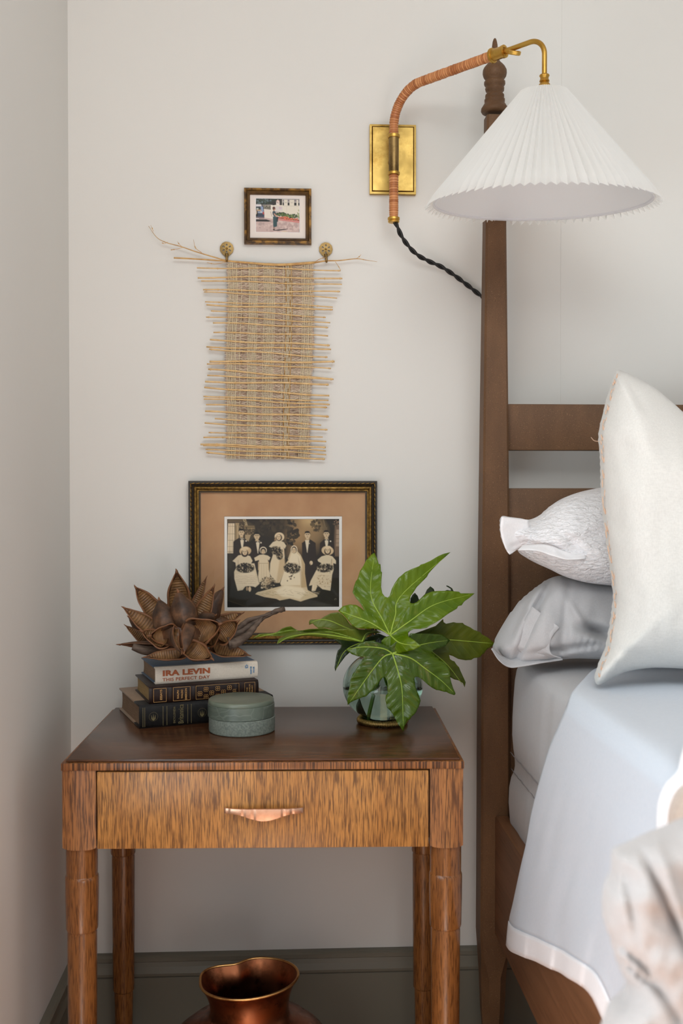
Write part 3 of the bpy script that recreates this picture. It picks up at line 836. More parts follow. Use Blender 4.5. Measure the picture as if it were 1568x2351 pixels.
    # flower basket
    C.spots(600, 870, 90, 72, 190, [(60, 52, 38), (150, 132, 102), (200, 180, 144), (30, 26, 18)], 5, 11, 41); C.ell(600, 850, 36, 40, (196, 170, 132), 0, 0.8, 0.7); C.spots(600, 850, 40, 44, 30, [(120, 100, 74), (220, 200, 164)], 4, 7, 42)
    # bride: veil, gown and train
    C.poly([(880, 470), (905, 432), (940, 440), (955, 500), (990, 540), (1040, 650), (1040, 760), (1060, 900), (1075, 960), (1190, 1020), (1190, 1040), (1100, 1060), (1030, 1082), (990, 1096), (860, 1060), (740, 1082), (700, 1062), (560, 1040), (450, 1005), (470, 985), (600, 950), (760, 910), (745, 880), (790, 740), (800, 660), (845, 600), (838, 590), (860, 530)], (214, 194, 156))
    C.poly([(700, 960), (800, 900), (1000, 930), (1060, 980), (980, 1070), (900, 1050), (780, 1040), (700, 1000)], (238, 224, 194), 0.9, 25)
    C.poly([(880, 520), (940, 515), (985, 560), (1000, 680), (985, 900), (760, 900), (750, 870), (795, 740), (850, 620)], (232, 217, 186))
    r = random.Random(8)
    for i in range(46):
        x = r.uniform(470, 1150); y = 985+r.uniform(-25, 50)*(1-abs(x-820)/460); C.line(x, y, x+r.uniform(30, 90), y+r.uniform(-24, 30), r.uniform(2, 5), r.choice([(160, 142, 100), (242, 230, 202), (190, 168, 124)]), 0.8)
    for i in range(12): C.line(960+i*7, 560+i*26, 1000+i*6, 930, 3, (170, 142, 104), 0.6)
    C.poly([(1000, 560), (1040, 660), (1040, 760), (1062, 920), (1000, 930), (1010, 700)], (190, 162, 118), 0.8, 12)
    C.ell(912, 478, 40, 50, (228, 210, 178)); C.ell(912, 482, 31, 42, (40, 30, 20)); face(910, 488, 24, 34)
    C.ell(888, 700, 98, 62, (34, 29, 20), 6, 0.25); C.spots(888, 696, 100, 66, 130, [(214, 196, 164), (60, 52, 38), (24, 20, 14), (120, 106, 82)], 4, 10, 51)
    C.spots(860, 800, 70, 60, 8, [(90, 74, 54)], 6, 12, 52)
    # seated bridesmaid, right
    C.poly([(1192, 600), (1240, 560), (1310, 540), (1370, 560), (1412, 610), (1412, 650), (1380, 640), (1384, 720), (1366, 780), (1356, 880), (1345, 968), (1250, 950), (1190, 900), (1160, 970), (1120, 970), (1130, 900), (1090, 910), (1110, 850), (1190, 700), (1240, 640), (1200, 620)], cream)
    C.ell(1312, 490, 72, 54, (212, 186, 146), 8); C.ell(1312, 500, 40, 44, (60, 42, 28)); face(1312, 490, 28, 36); C.poly([(1262, 470), (1290, 436), (1340, 436), (1368, 468), (1330, 462), (1290, 464)], (228, 206, 168))
    C.line(1366, 600, 1370, 680, 16, (220, 196, 158)); C.line(1362, 590, 1340, 760, 4, (80, 62, 44))
    ruffles(1180, 1355, 790, 940, 7, 61); C.spots(1270, 850, 90, 90, 26, [(190, 162, 124), (170, 144, 108)], 4, 9, 62)
    C.ell(1280, 700, 98, 50, (34, 29, 20), -6, 0.25); C.spots(1282, 695, 100, 54, 110, [(206, 188, 156), (60, 52, 38), (24, 20, 14), (120, 106, 82)], 4, 9, 63)
    C.line(1140, 900, 1135, 965, 14, (232, 214, 180)); C.line(1185, 910, 1160, 968, 12, (222, 202, 166))
    C.ell(1408, 1072, 14, 12, (110, 102, 84)); C.ell(1410, 1076, 10, 8, (36, 34, 22))
    C.blur(1)
    return C
C = wedding()
C.mesh('photograph', (pa.x-0.001, -0.0058, pa.z+0.001), (pc.x+0.001, -0.0058, pa.z+0.001), (pa.x-0.001, -0.0058, pc.z-0.001), M['print'], PIC)
ins = 0.0262
MB().add([(x0+ins, -0.0118, z0+ins), (x1-ins, -0.0118, z0+ins), (x1-ins, -0.0118, z1-ins), (x0+ins, -0.0118, z1-ins)], [(0, 1, 2, 3)]).build('glass', M['pane'], PIC, smooth=False)

# ---------------- small frame
Y0 = -0.02
a = WY(560, 429.5, Y0); c = WY(715, 558.5, Y0)
x0, x1, z1, z0 = a.x, c.x, a.z, c.z
PIC2 = thing('picture_frame', 'small worn bronze frame with a colour snapshot, hung above the woven hanging', 'picture', ((x0+x1)/2, 0, z0))
M['frame_wood'] = noisy('frame_worn', srgb(110, 82, 44), srgb(66, 46, 26), (40, 40, 40), 0.45, 0.4, 0.0008, detail=6, metal=0.2, fine=300)
M['frame_wood2'] = noisy('frame_worn_edge', srgb(150, 110, 50), srgb(72, 50, 28), (60, 60, 60), 0.42, 0.4, 0.0008, detail=6, metal=0.4, lo=0.42, hi=0.56)
V, F = frame_ring(x0, x1, z0, z1, [(0, 0), (0, -0.016), (0.001, -0.018), (0.0045, -0.0195), (0.0058, -0.0180), (0.0062, -0.015)])
FR2 = MB().add(V, F).build('frame', M['frame_wood2'], PIC2, autos=40)
V, F = frame_ring(x0, x1, z0, z1, [(0.0060, -0.012), (0.0064, -0.0155), (0.0085, -0.0168), (0.0105, -0.0150), (0.0118, -0.0125), (0.0130, -0.0110), (0.0133, -0.005)])
MB().add(V, F).build('inner_moulding', M['frame_wood'], FR2, autos=40)
ia = WY(586, 454, -0.006); ic = WY(689, 535, -0.006)
matboard('mat_board', mat('mat_grey', srgb(222, 212, 204), 0.7), PIC2, x0+0.012, x1-0.012, z0+0.012, z1-0.012, ia.x, ic.x, ic.z, ia.z, -0.0065, 0.0008)
matboard('inner_mat', mat('mat_white_b', srgb(240, 240, 240), 0.7), PIC2, ia.x-0.003, ic.x+0.003, ic.z-0.003, ia.z+0.003, ia.x+0.0012, ic.x-0.0012, ic.z+0.0012, ia.z-0.0012, -0.0056, 0.0004)
MB().box(x0+0.003, x1-0.003, -0.0042, -0.0008, z0+0.003, z1-0.003).build('backing', M['frame_wood'], PIC2, smooth=False)
def snapshot():
    C = Canvas(370, 355, 1155, 970, 190, 150, (196, 180, 172))
    C.poly([(370, 700), (1155, 740), (1155, 970), (370, 970)], (188, 164, 158))
    C.spots(760, 860, 380, 90, 60, [(176, 152, 146), (200, 178, 170), (168, 148, 142)], 10, 40, 1)
    C.poly([(370, 355), (880, 355), (850, 470), (640, 470), (370, 480)], (44, 50, 40)); C.spots(500, 400, 140, 60, 90, [(28, 34, 26), (70, 84, 80), (52, 60, 44), (90, 104, 108)], 8, 20, 2)
    C.poly([(840, 360), (1155, 360), (1155, 660), (1100, 660), (720, 600), (640, 600), (640, 475), (840, 475)], (214, 206, 190))
    C.poly([(840, 355), (1155, 355), (1155, 372), (840, 368)], (60, 52, 48))
    for x, w in ((862, 26), (955, 36), (1075, 44), (1140, 30)):
        C.poly([(x-w/2, 372), (x+w/2, 372), (x+w/2, 480), (x-w/2, 480)], (190, 184, 178)); C.poly([(x-w/2+2, 425), (x+w/2-2, 425), (x+w/2-2, 478), (x-w/2+2, 478)], (30, 26, 24)); C.poly([(x-w/2+2, 376), (x+w/2-2, 376), (x+w/2-2, 410), (x-w/2+2, 410)], (130, 120, 122))
    for x in (905, 1010): C.line(x-14, 430, x+18, 430, 6, (120, 112, 108)); C.line(x-14, 370, x-14, 430, 3, (170, 164, 156)); C.line(x+18, 370, x+18, 430, 3, (170, 164, 156))
    C.line(860, 490, 1155, 490, 4, (170, 164, 150)); C.line(920, 500, 920, 620, 3, (184, 176, 164))
    # arch with dark opening, statue, wall
    C.poly([(500, 480), (640, 480), (640, 560), (500, 545)], (110, 104, 92)); C.spots(560, 510, 60, 25, 24, [(150, 144, 128), (80, 76, 64)], 5, 12, 3)
    C.poly([(520, 548), (640, 560), (700, 600), (700, 730), (520, 700)], (216, 206, 194)); C.poly([(640, 475), (735, 475), (735, 600), (640, 600)], (216, 210, 196)); C.ell(690, 445, 38, 34, (40, 36, 32)); C.poly([(652, 445), (728, 445), (728, 470), (652, 470)], (40, 36, 32))
    C.poly([(735, 400), (765, 375), (795, 400), (795, 475), (735, 475)], (222, 210, 200)); C.ell(765, 410, 26, 24, (190, 120, 110)); C.ell(765, 412, 18, 18, (224, 214, 204)); C.spots(765, 430, 22, 22, 10, [(80, 70, 64), (150, 130, 120)], 3, 6, 5)
    C.poly([(800, 370), (832, 362), (832, 475), (800, 475)], (52, 44, 40))
    C.poly([(720, 490), (850, 500), (850, 590), (720, 595)], (204, 196, 190)); C.ell(808, 525, 26, 24, (196, 176, 184)); C.line(720, 595, 850, 610, 7, (96, 84, 78))
    # hedge, flowers, kerb
    C.spots(850, 640, 110, 30, 90, [(30, 48, 26), (56, 74, 36), (88, 108, 56)], 8, 18, 6); C.spots(1010, 670, 130, 34, 90, [(34, 52, 28), (60, 80, 40), (110, 128, 70)], 8, 18, 7); C.spots(1135, 640, 20, 100, 30, [(120, 136, 80), (70, 90, 50), (170, 176, 130)], 5, 12, 8)
    C.poly([(770, 690), (900, 690), (1155, 735), (1155, 760), (770, 715)], (150, 74, 54)); C.spots(860, 700, 90, 18, 60, [(206, 96, 66), (232, 132, 100), (120, 70, 44)], 5, 11, 9); C.spots(1010, 725, 130, 18, 80, [(206, 96, 66), (226, 122, 92), (90, 84, 46)], 5, 11, 10)
    C.poly([(765, 720), (1155, 765), (1155, 792), (765, 745)], (196, 120, 112))
    # blue van with spare wheel and its shadow
    C.poly([(372, 735), (560, 735), (650, 762), (600, 775), (372, 775)], (26, 22, 22))
    C.poly([(372, 470), (480, 470), (510, 500), (526, 640), (526, 700), (500, 715), (372, 710)], (52, 58, 76)); C.poly([(455, 505), (500, 505), (514, 610), (470, 620)], (134, 148, 176)); C.poly([(380, 465), (470, 465), (478, 500), (380, 505)], (210, 206, 206))
    C.poly([(376, 516), (462, 520), (462, 560), (376, 558)], (52, 60, 54)); C.ell(405, 545, 20, 14, (180, 184, 176)); C.poly([(376, 562), (470, 562), (470, 585), (376, 585)], (188, 160, 128)); C.poly([(410, 590), (500, 590), (505, 625), (410, 625)], (140, 150, 168)); C.line(455, 600, 485, 606, 12, (226, 224, 220))
    C.poly([(496, 600), (520, 600), (522, 645), (498, 645)], (170, 60, 56)); C.ell(382, 630, 30, 60, (22, 20, 20)); C.ell(378, 610, 18, 36, (180, 160, 140)); C.poly([(372, 690), (526, 695), (526, 720), (372, 725)], (120, 104, 104)); C.line(372, 720, 430, 722, 10, (226, 222, 216))
    # woman in dark green dress, her shadow
    C.line(636, 595, 662, 680, 9, (110, 70, 60)); C.line(640, 600, 668, 690, 4, (220, 210, 200))
    C.poly([(700, 925), (860, 905), (940, 898), (940, 906), (880, 920), (780, 936), (700, 936)], (40, 30, 30))
    C.poly([(678, 680), (765, 690), (770, 720), (762, 770), (752, 770), (750, 858), (715, 872), (682, 868)], (40, 70, 74)); C.poly([(668, 600), (690, 575), (720, 590), (740, 650), (735, 680), (700, 685), (672, 640)], (50, 66, 76))
    C.poly([(700, 620), (716, 640), (765, 680), (770, 694), (756, 694), (704, 656), (694, 636)], (196, 148, 118)); C.ell(758, 706, 16, 20, (30, 30, 34)); C.poly([(740, 720), (768, 720), (764, 775), (746, 775)], (30, 40, 44)); C.line(724, 700, 728, 860, 4, (30, 52, 56))
    C.ell(696, 535, 26, 32, (104, 62, 44)); C.ell(708, 545, 15, 20, (180, 130, 104)); C.ell(692, 528, 22, 24, (84, 46, 34)); C.poly([(684, 560), (704, 562), (706, 582), (682, 580)], (170, 124, 98)); C.line(700, 545, 718, 540, 5, (50, 34, 30))
    C.line(690, 870, 690, 915, 11, (96, 66, 56)); C.line(702, 870, 704, 912, 10, (130, 92, 76)); C.poly([(675, 910), (700, 908), (725, 930), (680, 934)], (44, 26, 26))
    C.poly([(1142, 905), (1152, 912), (1152, 965), (1144, 960)], (30, 30, 34)); C.poly([(830, 950), (900, 935), (960, 968), (830, 968)], (206, 186, 164))
    C.blur(1)
    return C
S = snapshot()
S.mesh('snapshot_print', (ia.x+0.0006, -0.005, ia.z-0.0006), (ic.x-0.0006, -0.005, ia.z-0.0006), (ia.x+0.0006, -0.005, ic.z+0.0006), M['print'], PIC2)

# ================================================================== WALL HOOKS
def make_hook(px, py, label):
    c = WY(px, py, -0.005)
    H = thing('wall_hook', label, 'hook', (c.x, 0, c.z-0.03), group='pierced brass wall hooks')
    # pierced rosette by 2D triangulation, then given thickness
    out = []; n = 44; R = 0.0155
    for i in range(n):
        a = 2*PI*i/n; r = R*(1+0.025*math.cos(11*a)); x, z = r*math.cos(a), r*math.sin(a)
        if z < -0.0095 and abs(x) < 0.007: z -= (0.007-abs(x))*0.7
        out.append((x, z))
    loops = [out]
    for k in range(6):
        a = PI/2+k*PI/3; L = []
        for j in range(12):
            t = 2*PI*j/12; u = 0.0078+0.0030*math.cos(t); w = 0.00175*math.sin(t)*(1+0.35*math.cos(t))
            L.append((u*math.cos(a)-w*math.sin(a), u*math.sin(a)+w*math.cos(a)))
        loops.append(L[::-1])
    vs2 = []; es = []
    for L in loops:
        b0 = len(vs2); vs2 += [Vector(p) for p in L]; es += [(b0+i, b0+(i+1) % len(L)) for i in range(len(L))]
    r = delaunay_2d_cdt(vs2, es, [], 0, 1e-6)
    V2 = r[0]; T = []
    for f in r[2]:
        cc = sum((V2[i] for i in f), Vector((0, 0)))/len(f)
        hole = False
        for k in range(6):
            a = PI/2+k*PI/3; u = cc.x*math.cos(a)+cc.y*math.sin(a); w = -cc.x*math.sin(a)+cc.y*math.cos(a)
            if ((u-0.0078)/0.0029)**2+(w/0.0017)**2 < 1: hole = True
        ins_ = cc.length < R*1.0 or (cc.y < 0 and abs(cc.x) < 0.007)
        if not hole and ins_: T.append(f)
    nV = len(V2); V = [(c.x+p.x, -0.0058+0.8*p.length**2/R*0.1, c.z+p.y) for p in V2]+[(c.x+p.x, -0.0022, c.z+p.y) for p in V2]
    F = [tuple(f) for f in T]+[tuple(i+nV for i in f[::-1]) for f in T]
    cnt = {}
    for f in T:
        for i in range(len(f)):
            e = (f[i], f[(i+1) % len(f)]); cnt[tuple(sorted(e))] = cnt.get(tuple(sorted(e)), [])+[e]
    for e in cnt.values():
        if len(e) == 1: F.append((e[0][1], e[0][0], e[0][0]+nV, e[0][1]+nV))
    MB().add(V, F).build('rosette', M['brass_old'], H, autos=30)
    MB().lathe([(0.0, -0.0008), (0.0022, -0.0006), (0.0024, 0.0004), (0.0012, 0.0022), (0, 0.0026)], 14, (0, 0, 0), align((c.x, -0.0062, c.z), (c.x, -1, c.z))).build('screw', M['brass'], H)
    P = [(c.x, -0.004, c.z-0.012), (c.x+0.0004, -0.006, c.z-0.018), (c.x+0.0008, -0.010, c.z-0.026), (c.x+0.001, -0.018, c.z-0.0315), (c.x+0.001, -0.0235, c.z-0.0295), (c.x+0.001, -0.0250, c.z-0.024)]
    P = spline(P, 24)
    MB().tube(P, [0.0042-0.0016*min(1, i/10) for i in range(24)], 12).build('prong', M['brass_old'], H)
    return H
make_hook(520.5, 570.5, 'round pierced brass wall hook at the left end of the woven hanging')
make_hook(748, 572, 'round pierced brass wall hook at the right end of the woven hanging')

# ================================================================== WOVEN HANGING
YH = -0.013
HG = thing('wall_hanging', 'woven natural fibre hanging with rows of thin bamboo sticks, above the large picture', 'wall hanging', tuple(WY(620, 1055, 0)), local=False)
M['stick'] = noisy('bamboo_stick', srgb(222, 188, 134), srgb(200, 162, 108), (60, 60, 60), 0.5, 0.1, 0.0005)
M['twig'] = noisy('dry_twig', srgb(206, 166, 104), srgb(176, 132, 76), (60, 60, 60), 0.55, 0.1, 0.0005)
def weft():
    m = mat('weft_fibre', srgb(196, 168, 140), 0.85, 0, 0.1)
    at = nd(m, 'ShaderNodeAttribute'); at.attribute_name = 'tone'
    setc(m, ramp(m, at.outputs['Fac'], [(0, srgb(124, 100, 84)), (0.3, srgb(186, 162, 142)), (0.7, srgb(214, 194, 174)), (1, srgb(226, 214, 194))]))
    return m
M['weft'] = weft()
ZLZ = lambda py, x=620: WY(x, py, YH).z
def xl(py): return 520+2.5*math.sin(py*0.021)-(2 if py > 900 else 0)
def xr(py): return 722-(py-600)*0.022+2.0*math.sin(py*0.017+1)
def topy(px):
    t = (px-520)/200; return 600+6*math.sin(PI*t*0.9)*t+1.5*math.sin(t*22)
# backing cloth
rows, cols = 120, 40; V = []; F = []
for j in range(rows+1):
    for i in range(cols+1):
        v = j/rows; u = i/cols
        py = 602+(1052-602)*v; px = xl(py)+3+(xr(py)-xl(py)-6)*u; py += (topy(px)-600)*(1-v)+(3*v*math.sin(PI*u))
        V.append(WY(px, py, YH+0.0016+0.0006*math.sin(px*0.2+py*0.05)))
for j in range(rows):
    for i in range(cols): F.append((j*(cols+1)+i, j*(cols+1)+i+1, (j+1)*(cols+1)+i+1, (j+1)*(cols+1)+i))
m = mat('woven_ground', srgb(176, 148, 120), 0.9, 0, 0.05)
n1 = noise_tex(m, coords(m, (90, 90, 1100)), 1, 3); n2 = noise_tex(m, coords(m, (900, 900, 60)), 1, 2)
setc(m, mixc(m, ramp(m, n2, [(0.45, (0, 0, 0, 1)), (0.6, (0.6, 0.6, 0.6, 1))]), ramp(m, n1, [(0.35, srgb(134, 112, 94)), (0.50, srgb(198, 178, 158)), (0.7, srgb(220, 206, 186))]), srgb(204, 190, 150)))
bump(m, n1, 0.5, 0.0015)
MB().add(V, F).build('woven_ground', m, HG)
# weft yarns
b = MB(); rw = random.Random(11)
NW = 215
for k in range(NW):
    py0 = 602+449*(k+0.5)/NW; ph = rw.uniform(0, 9); P = []; T = []; base = rw.uniform(0.35, 0.95); e0 = rw.uniform(-3, 2); e1 = rw.uniform(-2, 3)
    n = 44
    for i in range(n+1):
        u = i/n; px = xl(py0)+e0+(xr(py0)-xl(py0)+e1-e0)*u
        loose = 1.0 if any(abs(px-c_) < 11 for c_ in (561, 601, 642, 683)) else 0.35
        py = py0+(topy(px)-600)*(1-(py0-600)/460)+loose*1.3*math.sin(i*1.9+ph)+rw.uniform(-0.5, 0.5)*loose+3*((py0-600)/450)*math.sin(PI*u)
        P.append(WY(px, py, YH+rw.uniform(-0.0006, 0.0006))); T.append(max(0, min(1, base+rw.uniform(-0.25, 0.15)-(0.18 if loose == 1 and rw.random() < 0.5 else 0))))
    b.tube(P, 0.00085, 4, cap=False, tone=T)
b.build('weft_yarns', M['weft'], HG, kind='stuff', tones=True, label='loose pinkish tan weft yarns')
# sticks (left end x, y, right end x, y, thickness px, bends), read off the photograph
sticks = [(452, 615, 782, 621, 3.0), (454, 637, 786, 640, 3.6), (462, 644, 785, 654, 3.0), (466, 665, 781, 670, 3.4), (468, 671, 774, 684, 2.8),
          (471, 694, 764, 704, 2.8), (474, 700, 764, 710, 3.6), (484, 713, 748, 729, 2.8), (473, 727, 758, 742, 2.8), (489, 741, 753, 753, 3.4),
          (490, 764, 753, 771, 3.4), (482, 781, 757, 792, 4.0), (474, 797, 760, 801, 3.6), (480, 801, 752, 820, 3.4), (481, 829, 768, 831, 4.6),
          (475, 835, 760, 847, 3.0), (478, 848, 764, 871, 4.0), (476, 863, 766, 870, 3.4), (471, 877, 755, 882, 4.4), (469, 889, 756, 908, 4.0),
          (467, 909, 754, 920, 3.2), (468, 915, 757, 930, 3.4), (473, 929, 751, 936, 3.6), (471, 945, 755, 956, 4.4), (493, 962, 737, 975, 3.2),
          (470, 971, 752, 986, 3.6), (479, 992, 741, 1004, 2.8), (467, 1003, 749, 1015, 3.6), (460, 1020, 748, 1028, 4.0), (466, 1024, 748, 1035, 3.0),
          (472, 1033, 749, 1043, 3.0), (474, 1039, 746, 1053, 4.0)]
rs = random.Random(4)
for k, (xa, ya, xb, yb, w) in enumerate(sticks):
    pts = []; mid = rs.uniform(-2.5, 1.5); n = 30; kk = rs.uniform(0.3, 0.7)
    for i in range(n+1):
        t = i/n; px = xa+(xb-xa)*t
        py = ya+(yb-ya)*t+mid*math.sin(PI*t)+(1.2*math.sin(t*9+k))
        if t < 0.2: py += rs.uniform(-1, 1)*0.1
        pts.append(WY(px, py, YH-0.0030-0.0008*math.sin(px*0.16+k)))
    r = w*0.00098*0.5
    R = [r*(1.0+0.05*math.sin(i*2.1+k)) for i in range(n+1)]
    b = MB().tube(pts, R, 8)
    for q in [0.02]*(rs.random() < 0.4)+[rs.uniform(0.1, 0.3), rs.uniform(0.38, 0.62), rs.uniform(0.72, 0.9)]+[0.985]*(rs.random() < 0.6):
        i = q*n; j = min(int(i), n-1); p = pts[j].lerp(pts[j+1], i-j); dn = (pts[j+1]-pts[j]).normalized()
        b.tube([p-dn*0.0018, p-dn*0.0006, p+dn*0.0006, p+dn*0.0018], [r*0.95, r*1.45, r*1.5, r*0.95], 8)
    b.build('bamboo_stick', M['stick'], HG)
# upper branch with fine twigs
def br(name, pts, w0, w1, mat_='twig', n=24, buds=()):
    P = [WY(x, y, YH-0.004-(z if len(q) > 2 else 0)) for q in pts for x, y, *zz in [q] for z in [zz[0] if zz else 0]]
    P = [Vector(p) for p in spline([tuple(p) for p in P], n)]
    b = MB().tube(P, [(w0+(w1-w0)*i/(n-1))*0.001*0.5 for i in range(n)], 7)
    for q in buds:
        p = P[min(n-1, int(q*(n-1)))]; d_ = (P[min(n-1, int(q*(n-1))+1)]-P[max(0, int(q*(n-1))-1)]).normalized()
        b.tube([p-d_*0.002, p, p+d_*0.003], [0.0004, 0.0014, 0.0003], 6)
    return b.build(name, M[mat_], HG)
br('twig', [(725, 602), (640, 607), (560, 602), (520, 598), (490, 590), (450, 578), (415, 566), (382, 557), (360, 545), (341, 519)], 4.5, 0.9, n=60, buds=(0.45, 0.62, 0.8))
br('twig', [(399, 592), (440, 594), (500, 598), (560, 603), (640, 609), (722, 604)], 3.6, 3.0, n=40, buds=(0.12,))
br('twig', [(475, 603), (495, 606), (520, 601)], 1.0, 1.4, buds=(0.3,))
br('twig', [(463, 580), (449, 569), (444, 550)], 1.4, 0.7, buds=(0.5, 0.6))
br('twig', [(420, 568), (405, 572), (391, 574)], 1.2, 0.6, buds=(0.7, 0.9)); br('twig', [(418, 567), (411, 560), (407, 554)], 1.0, 0.6, buds=(0.6,))
br('twig', [(352, 531), (349, 523), (346, 517)], 1.0, 0.6, buds=(0.4,)); br('twig', [(385, 556), (378, 559), (373, 558)], 1.0, 0.8, buds=(0.9,))
br('twig', [(722, 603), (748, 599), (780, 598), (818, 594), (840, 597), (866, 601)], 4.0, 0.7, n=40, buds=(0.75,))
br('twig', [(818, 594), (826, 588), (829, 584)], 1.1, 0.7, buds=(0.4,)); br('twig', [(722, 602), (736, 594), (748, 591)], 1.6, 1.0, buds=(0.7,))
br('twig', [(770, 601), (778, 613), (782, 621)], 1.2, 1.0, buds=(0.5,))
# warp threads in stripes
b = MB(); ry = random.Random(9)
groups = [(522, 545, 8), (552, 553, 1), (569, 592, 8), (605, 632, 9), (650, 652, 1), (656, 672, 5), (694, 719, 8)]
for g0, g1, n in groups:
    for i in range(n):
        xx = g0+(g1-g0)*(i+0.5)/n+ry.uniform(-0.6, 0.6); P = []
        for j in range(64):
            v = j/63; py = 601+v*452; x = xl(py)+(xx-520)*(xr(py)-xl(py))/202
            py2 = py+(topy(x)-600)*(1-v)
            P.append(WY(x+0.5*math.sin(j*0.8+i), py2+1, YH-0.0018-0.0024*max(0, math.sin(j*1.55+i*PI))))
        b.tube(P, 0.00060, 4, cap=False)
b.build('warp_threads', mat('warp_thread', srgb(228, 216, 184), 0.8), HG, kind='stuff', label='pale upright warp threads in stripes')
b = MB()
for xx in (657.5, 667, 671):
    P = []
    for j in range(64):
        v = j/63; py = 601+v*452; x = xl(py)+(xx-520)*(xr(py)-xl(py))/202
        P.append(WY(x, py+(topy(x)-600)*(1-v)+1, YH-0.0022-0.0022*max(0, math.sin(j*1.55+xx))))
    b.tube(P, 0.0007, 4, cap=False)
b.build('ochre_warp_threads', mat('ochre_thread', srgb(176, 134, 62), 0.8), HG, kind='stuff', label='ochre warp threads near the right side')

# ================================================================== BOOKS
def text_mesh(txt, size, bold=0.0, extr=0.0003, space=1.0, align_='LEFT'):
    cu = bpy.data.curves.new('lettering', 'FONT'); cu.body = txt; cu.size = size; cu.offset = bold; cu.extrude = extr; cu.space_character = space; cu.resolution_u = 3
    cu.align_x = align_
    o = bpy.data.objects.new('lettering', cu); SC.collection.objects.link(o)
    dg = bpy.context.evaluated_depsgraph_get(); me = bpy.data.meshes.new_from_object(o.evaluated_get(dg))
    V = [v.co.copy() for v in me.vertices]; F = [tuple(p.vertices) for p in me.polygons]
    bpy.data.objects.remove(o); bpy.data.curves.remove(cu); bpy.data.meshes.remove(me)
    return V, F
def on_spine(V, x, z, rot=0, y=-0.0005, sx=1.0, width=None):
    if width:
        xs = [v.x for v in V]; k = width/(max(xs)-min(xs)); V = [Vector((v.x*k, v.y, v.z)) for v in V]
    c, s = math.cos(rot), math.sin(rot)
    return [(x+v.x*c-v.y*s, y-v.z, z+v.x*s+v.y*c) for v in V]
def merge_text(name, items, mater, parent, yfun=None):
    b = MB()
    for V, F in items: b.add(V, F)
    return b.build(name, mater, parent, smooth=False, kind='stuff')
def pagemat(name, c1, c2):
    m = mat(name, c1, 0.8); n = noise_tex(m, coords(m, (30, 30, 1500)), 1, 3)
    setc(m, ramp(m, n, [(0.3, c2), (0.7, c1)])); bump(m, n, 0.4, 0.0006); return m
def book(label, P, Q, L, D, T, z, coverm, spinem, pagem, quarter=None, gap=0.003, bulge=0.002, bt=0.0028, hubs=()):
    """P: world front-left bottom corner, Q: right end of the spine"""
    rz = math.atan2(Q[1]-P[1], Q[0]-P[0])
    B = thing('book', label, 'book', (P[0], P[1], z), rz, group=None, local=True)
    # page block with a hollow fore edge
    n = 10; V = []; F = []
    prof = [(0.004+0.0, bt), (0.004, T-bt)]
    pts = []
    for i in range(n+1):
        t = i/n; pts.append((D-gap-0.006*math.sin(PI*t), bt+(T-2*bt)*t))
    ring = [(0.002, bt)]+pts+[(0.002, T-bt)]
    for x in (gap, L-gap):
        for y, zz in ring: V.append((x, y, zz))
    m = len(ring)
    for i in range(m): F.append((i, (i+1) % m, m+(i+1) % m, m+i))
    F += [tuple(range(m))[::-1], tuple(m+i for i in range(m))]
    MB().add(V, F).build('page_block', pagem, B, smooth=False)
    q = quarter or 0
    if q:
        b = MB(); b.box(0, L, q, D, 0, bt, 0.0006); b.box(0, L, q, D, T-bt, T, 0.0006); b.build('cover', coverm, B, autos=30)
        b = MB(); b.box(0, L, 0.002, q+0.0004, -0.0002+0.0002, bt+0.0002, 0.0006); b.box(0, L, 0.002, q+0.0004, T-bt-0.0002, T+0.0003, 0.0006)
    else:
        b = MB(); b.box(0, L, 0.002, D, 0, bt, 0.0006); b.box(0, L, 0.002, D, T-bt, T, 0.0006); b.build('cover', coverm, B, autos=30)
        b = MB()
    # rounded spine shell
    n = 14; V = []; F = []
    nx = 120 if hubs else 8
    for i in range(nx+1):
        x = L*i/nx; hb = 0.0
        for h, w in hubs:
            if abs(x-h) < w: hb = 0.0011*math.cos((x-h)/w*PI/2)
        for j in range(n+1):
            t = j/n; yy = -(bulge+hb)*math.sin(PI*t)**0.6+0.003*(1-math.sin(PI*t)**0.3)
            V.append((x, yy, T*t))
        for j in range(n+1):
            t = j/n; V.append((x, 0.0045, 0.0006+(T-0.0012)*t))
    r = 2*(n+1)
    for i in range(nx):
        for j in range(n):
            F.append((i*r+j, i*r+j+1, (i+1)*r+j+1, (i+1)*r+j)); F.append((i*r+n+1+j, (i+1)*r+n+1+j, (i+1)*r+n+2+j, i*r+n+2+j))
        F.append((i*r, (i+1)*r, (i+1)*r+n+1, i*r+n+1)); F.append((i*r+n, i*r+r-1, (i+1)*r+r-1, (i+1)*r+n))
    for i in (0, nx):
        for j in range(n): F.append((i*r+j, i*r+n+1+j, i*r+n+2+j, i*r+j+1))
    b.add(V, F); b.build('spine', spinem, B, autos=35)
    return B
pages_tan = pagemat('pages_tan', srgb(150, 122, 96), srgb(110, 84, 62))
pages_gilt = pagemat('pages_gilt', srgb(170, 142, 92), srgb(128, 102, 62))
gold = mat('gold_tooling', srgb(206, 160, 100), 0.4, 0.6)
goldd = mat('faded_gold', srgb(128, 116, 80), 0.5, 0.4)
